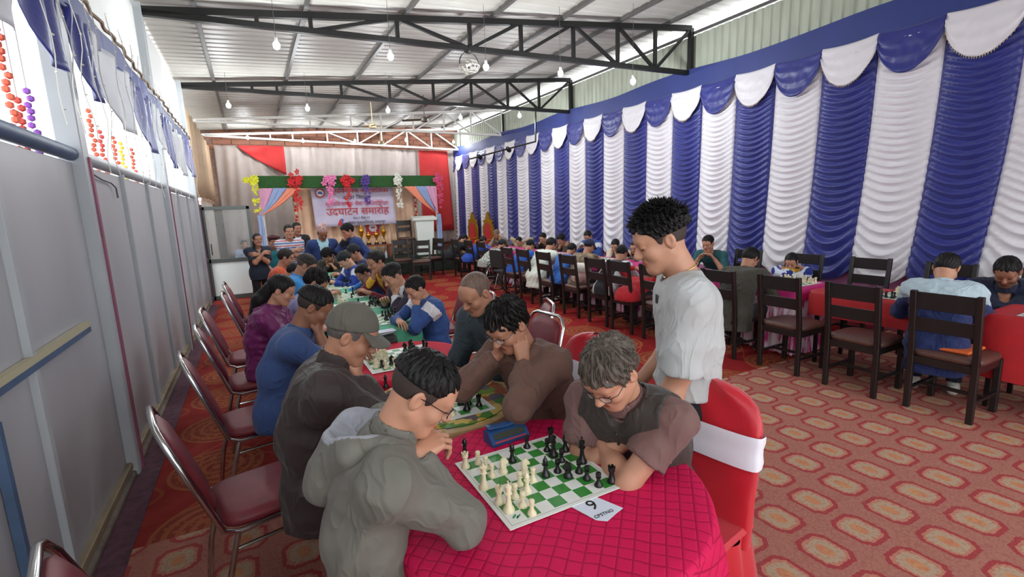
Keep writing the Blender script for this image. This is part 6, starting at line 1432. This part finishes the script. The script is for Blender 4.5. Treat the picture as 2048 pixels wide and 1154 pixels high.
# ================================================================ DOOR AND LEFT OPENING
dd = empty('door_1', (-.86, 11.62, 0), 0.); tag(dd, kind='structure'); M_al = mat('door_aluminium', (96, 102, 100), .4, metal=.5)
W_ = .86
for nm, c, sz in (('stile', (.03, 0, .96), (.06, .05, 1.92)), ('stile', (W_-.03, 0, .96), (.06, .05, 1.92)), ('top_rail', (W_/2, 0, 1.89), (W_, .05, .07)), ('lock_rail', (W_/2, 0, .82), (W_, .05, .08)), ('bottom_rail', (W_/2, 0, .05), (W_, .05, .09))):
    b = MB(); b.box(c, sz, b=.004); b.build(nm, M_al, dd)
b = MB(); b.box((W_/2, 0, 1.36), (W_-.11, .008, 1.0)); b.build('glass_pane', mat('door_glass', (190, 200, 200), .03, alpha=.16, spec=.9), dd, smooth=False)
b = MB(); b.box((W_/2, 0, .44), (W_-.11, .012, .69)); b.build('white_panel', mat('door_panel', (232, 240, 238), .5), dd, smooth=False)
b = MB(); b.tube([(.10, -.03, .95), (.10, -.07, .97), (.10, -.07, 1.15), (.10, -.03, 1.17)], .009, 8); b.build('handle', M_blk, dd)
d2 = empty('door_2', (-.9, 11.22, 0), R(82)); tag(d2, kind='structure')
for nm, c, sz in (('stile', (.03, 0, .98), (.06, .05, 1.96)), ('stile', (.31, 0, .98), (.06, .05, 1.96)), ('top_rail', (.17, 0, 1.93), (.34, .05, .07)), ('lock_rail', (.17, 0, .86), (.34, .05, .08)), ('bottom_rail', (.17, 0, .05), (.34, .05, .09))):
    b = MB(); b.box(c, sz, b=.004); b.build(nm, M_blk if nm == 'stile' else M_al, d2)
b = MB(); b.box((.17, 0, 1.4), (.24, .008, 1.0)); b.build('glass_pane', mat('door_glass', (190, 200, 200), .03, alpha=.16, spec=.9), d2, smooth=False)
# valance: rope, blue band, scallops
va = empty('valance', (XL+.08, 3.95, 2.4)); tag(va, 'blue and white scalloped valance hanging in the wall opening', 'valance')
SW = [(2.2, 3.2, 2.50, 'w'), (3.2, 3.75, 2.50, 'b'), (4.0, 4.43, 2.48, 'b'), (4.43, 5.78, 2.42, 'w'), (5.78, 6.72, 2.38, 'b'), (6.72, 7.32, 2.5, 'w'), (7.52, 8.2, 2.36, 'b'), (8.2, 9.6, 2.34, 'w'), (9.6, 11.0, 2.42, 'b')]
M_vw = mat('valance_white', (196, 198, 204), .6, var=.05, vscale=5, sheen=.2)
for a, c, zb, k in SW:
    def vf(u, v, a=a, c=c, zb=zb):
        e = 2*u-1; sag = (1-abs(e)**4.5); z = 3.0-v*((3.0-zb)*(.06+.94*sag)); return V3(.05*math.sin(math.pi*u)*v+.022*math.sin(u*16+v*4), a+(c-a)*u-3.95, z-2.4)
    cloth_grid(vf, 26, 12, 'scallop', M_blue if k == 'b' else M_vw, va, .004)
b = MB(); b.grid(lambda u, v: V3(.012*math.sin(u*60), 1.0+u*10.0-3.95, 3.16-.18*v-.03*abs(math.sin(u*14))-2.4), 90, 3); b.build('band', M_band, va)
b = MB(); b.tube([(.02+.012*math.sin(k*1.7), 1.0+k*.1-3.95, 3.18-.03*abs(math.sin(k*.14))-2.4) for k in range(101)], .014, 6); b.build('rope', mat('rope_tan', (150, 128, 104), .9, var=.3, vscale=40), va)
# strings of fairy lights hanging over the opening
M_wire = mat('fairy_wire', (206, 206, 196), .5); M_fl = mat('fairy_bulb', (240, 244, 226), .3)
rg = random.Random(21)
for k, y in enumerate((3.25, 3.55, 3.78, 4.08, 4.25, 4.75, 5.1, 5.45, 5.8, 6.2, 6.5, 6.85, 7.1, 7.7, 8.2, 8.8, 9.6, 10.3)):
    zb = rg.choice([2.0, 2.1, 1.9, 1.75]); t = empty('fairy_light_string', (XL+.16, y, 3.2)); tag(t, 'thin white fairy light string hanging over the panel wall', 'string lights', 'fairy light strings on the panel wall')
    n = int((3.2-zb)/.085); pts = [(.012*math.sin(j*1.1+k), .03*math.sin(j*.8+k*2)+.02*j/n, -j*.085) for j in range(n+1)]
    b = MB(); b.tube(pts, .0028, 4); b.build('wire', M_wire, t)
    b = MB()
    for j in range(1, n, 2): p = V3(*pts[j]); s_ = rg.choice([-1, 1]); b.tube([p, p+V3(.004, s_*.022, .002)], [.0035, .0055], 4)
    o = b.build('tiny_bulbs', M_fl, t); o['kind'] = 'stuff'
# flower garlands outside the opening
for k, (y, c, nm, zt, ln) in enumerate(((4.30, (226, 110, 84), 'orange', 2.9, .8), (4.42, (216, 90, 80), 'coral', 2.5, .5), (4.62, (150, 90, 190), 'violet', 2.6, .5), (6.15, (230, 120, 80), 'orange', 2.75, .6), (6.45, (222, 96, 72), 'coral', 2.6, .5), (7.0, (236, 130, 60), 'orange', 2.62, .5), (7.35, (238, 214, 80), 'yellow', 2.6, .5), (7.95, (226, 120, 90), 'orange', 2.6, .5))):
    gp = EYE+(V3(-1.25, y, zt)-EYE)*.776; t = empty('flower_garland', gp); b = MB(); b.tube([(0, 0, 0), (0, 0, 3.4-gp[2])], .003, 4); b.build('thread', M_wire, t); tag(t, '%s flower garland hanging outside the wall opening' % nm, 'garland', 'garlands outside the opening'); m = mat('garland_'+nm, c, .7, var=.15, vscale=20)
    for j in range(int(ln/.045)):
        b = MB(); b.ball((.008*math.sin(j*2.3), .016*math.sin(j*1.3), -j*.035), (.019, .020, .019), 7); b.build('blossom', m, t)
# ================================================================ WHEELCHAIR, BACKPACK, SMALL THINGS
wc = empty('wheelchair', (4.42, 8.62, 0), R(6)); tag(wc, 'black folding wheelchair under the plaid-shirted player', 'wheelchair'); M_rub = mat('rubber', (24, 24, 26), .7)
for sy in (-.30, .30):
    b = MB(); b.tube([(.30*math.cos(a), sy, .30+.30*math.sin(a)) for a in np.linspace(0, 6.283, 36, endpoint=False)], .016, 6, closed=True); wh = b.build('drive_wheel', M_rub, wc)
    b = MB(); b.tube([(.25*math.cos(a), sy*1.08, .30+.25*math.sin(a)) for a in np.linspace(0, 6.283, 32, endpoint=False)], .008, 6, closed=True); b.build('hand_rim', M_chrome, wh)
    for j in range(10):
        a = j*.6283; b = MB(); b.tube([(0, sy, .30), (.295*math.cos(a), sy, .30+.295*math.sin(a))], .0025, 4); b.build('spoke', M_chrome, wh)
    b = MB(); b.tube([(.42+.08*math.cos(a), sy*.9, .09+.075*math.sin(a)) for a in np.linspace(0, 6.283, 18, endpoint=False)], .012, 6, closed=True); b.build('caster', M_rub, wc)
    b = MB(); b.tube([(-.28, sy*.8, .92), (-.20, sy*.8, .88), (-.17, sy*.8, .42), (.25, sy*.8, .42), (.38, sy*.8, .30), (.50, sy*.8, .10)], .013, 8); b.build('side_frame', M_chrome, wc)
b = MB(); b.box((.03, 0, .43), (.42, .46, .035), b=.01); b.build('seat', M_rub, wc)
b = MB(); b.box((-.18, 0, .68), (.03, .46, .36), b=.012); b.build('backrest', M_rub, wc)
bk = empty('backpack', (4.40, 6.02, .49)); tag(bk, 'pale pink and white backpack resting on a dark wooden chair', 'backpack')
f = Fld((-.13, -.16, 0), (.13, .16, .34), .009); f.cone((0, -.06, .10), (0, .06, .10), .10, .10, .04); f.cone((0, -.05, .24), (0, .05, .24), .085, .085, .06); f.cone((-.08, -.05, .09), (-.08, .05, .09), .065, .065, .03); f.plane((0, 0, 0), V3(0, 0, -1)); v, fc = f.mesh(); cz = v[fc].mean(1)
mesh_obj('bag', v, fc, [cloth((196, 160, 156)), cloth((222, 214, 204))], bk, True, ((cz[:, 2] > .2) | (np.abs(cz[:, 1]) < .03)).astype(int))
for sy in (-.06, .06): b = MB(); b.tube([(.08, sy, .30), (.13, sy*1.2, .22), (.12, sy*1.3, .10), (.08, sy*1.3, .03)], .011, 6); b.build('strap', cloth((222, 214, 204)), bk)
b = MB(); b.tube([(.05, -.03, .32), (.03, 0, .355), (.05, .03, .32)], .007, 6); b.build('grab_handle', cloth((222, 214, 204)), bk)
b = MB(); b.box((4.70, 1.57, .505), (.30, .26, .024), b=.01); tag(b.build('seat_cushion', mat('orange_cloth', (214, 100, 44), .8)), 'thin orange cushion on the chair of the pale-jacket player', 'cushion')
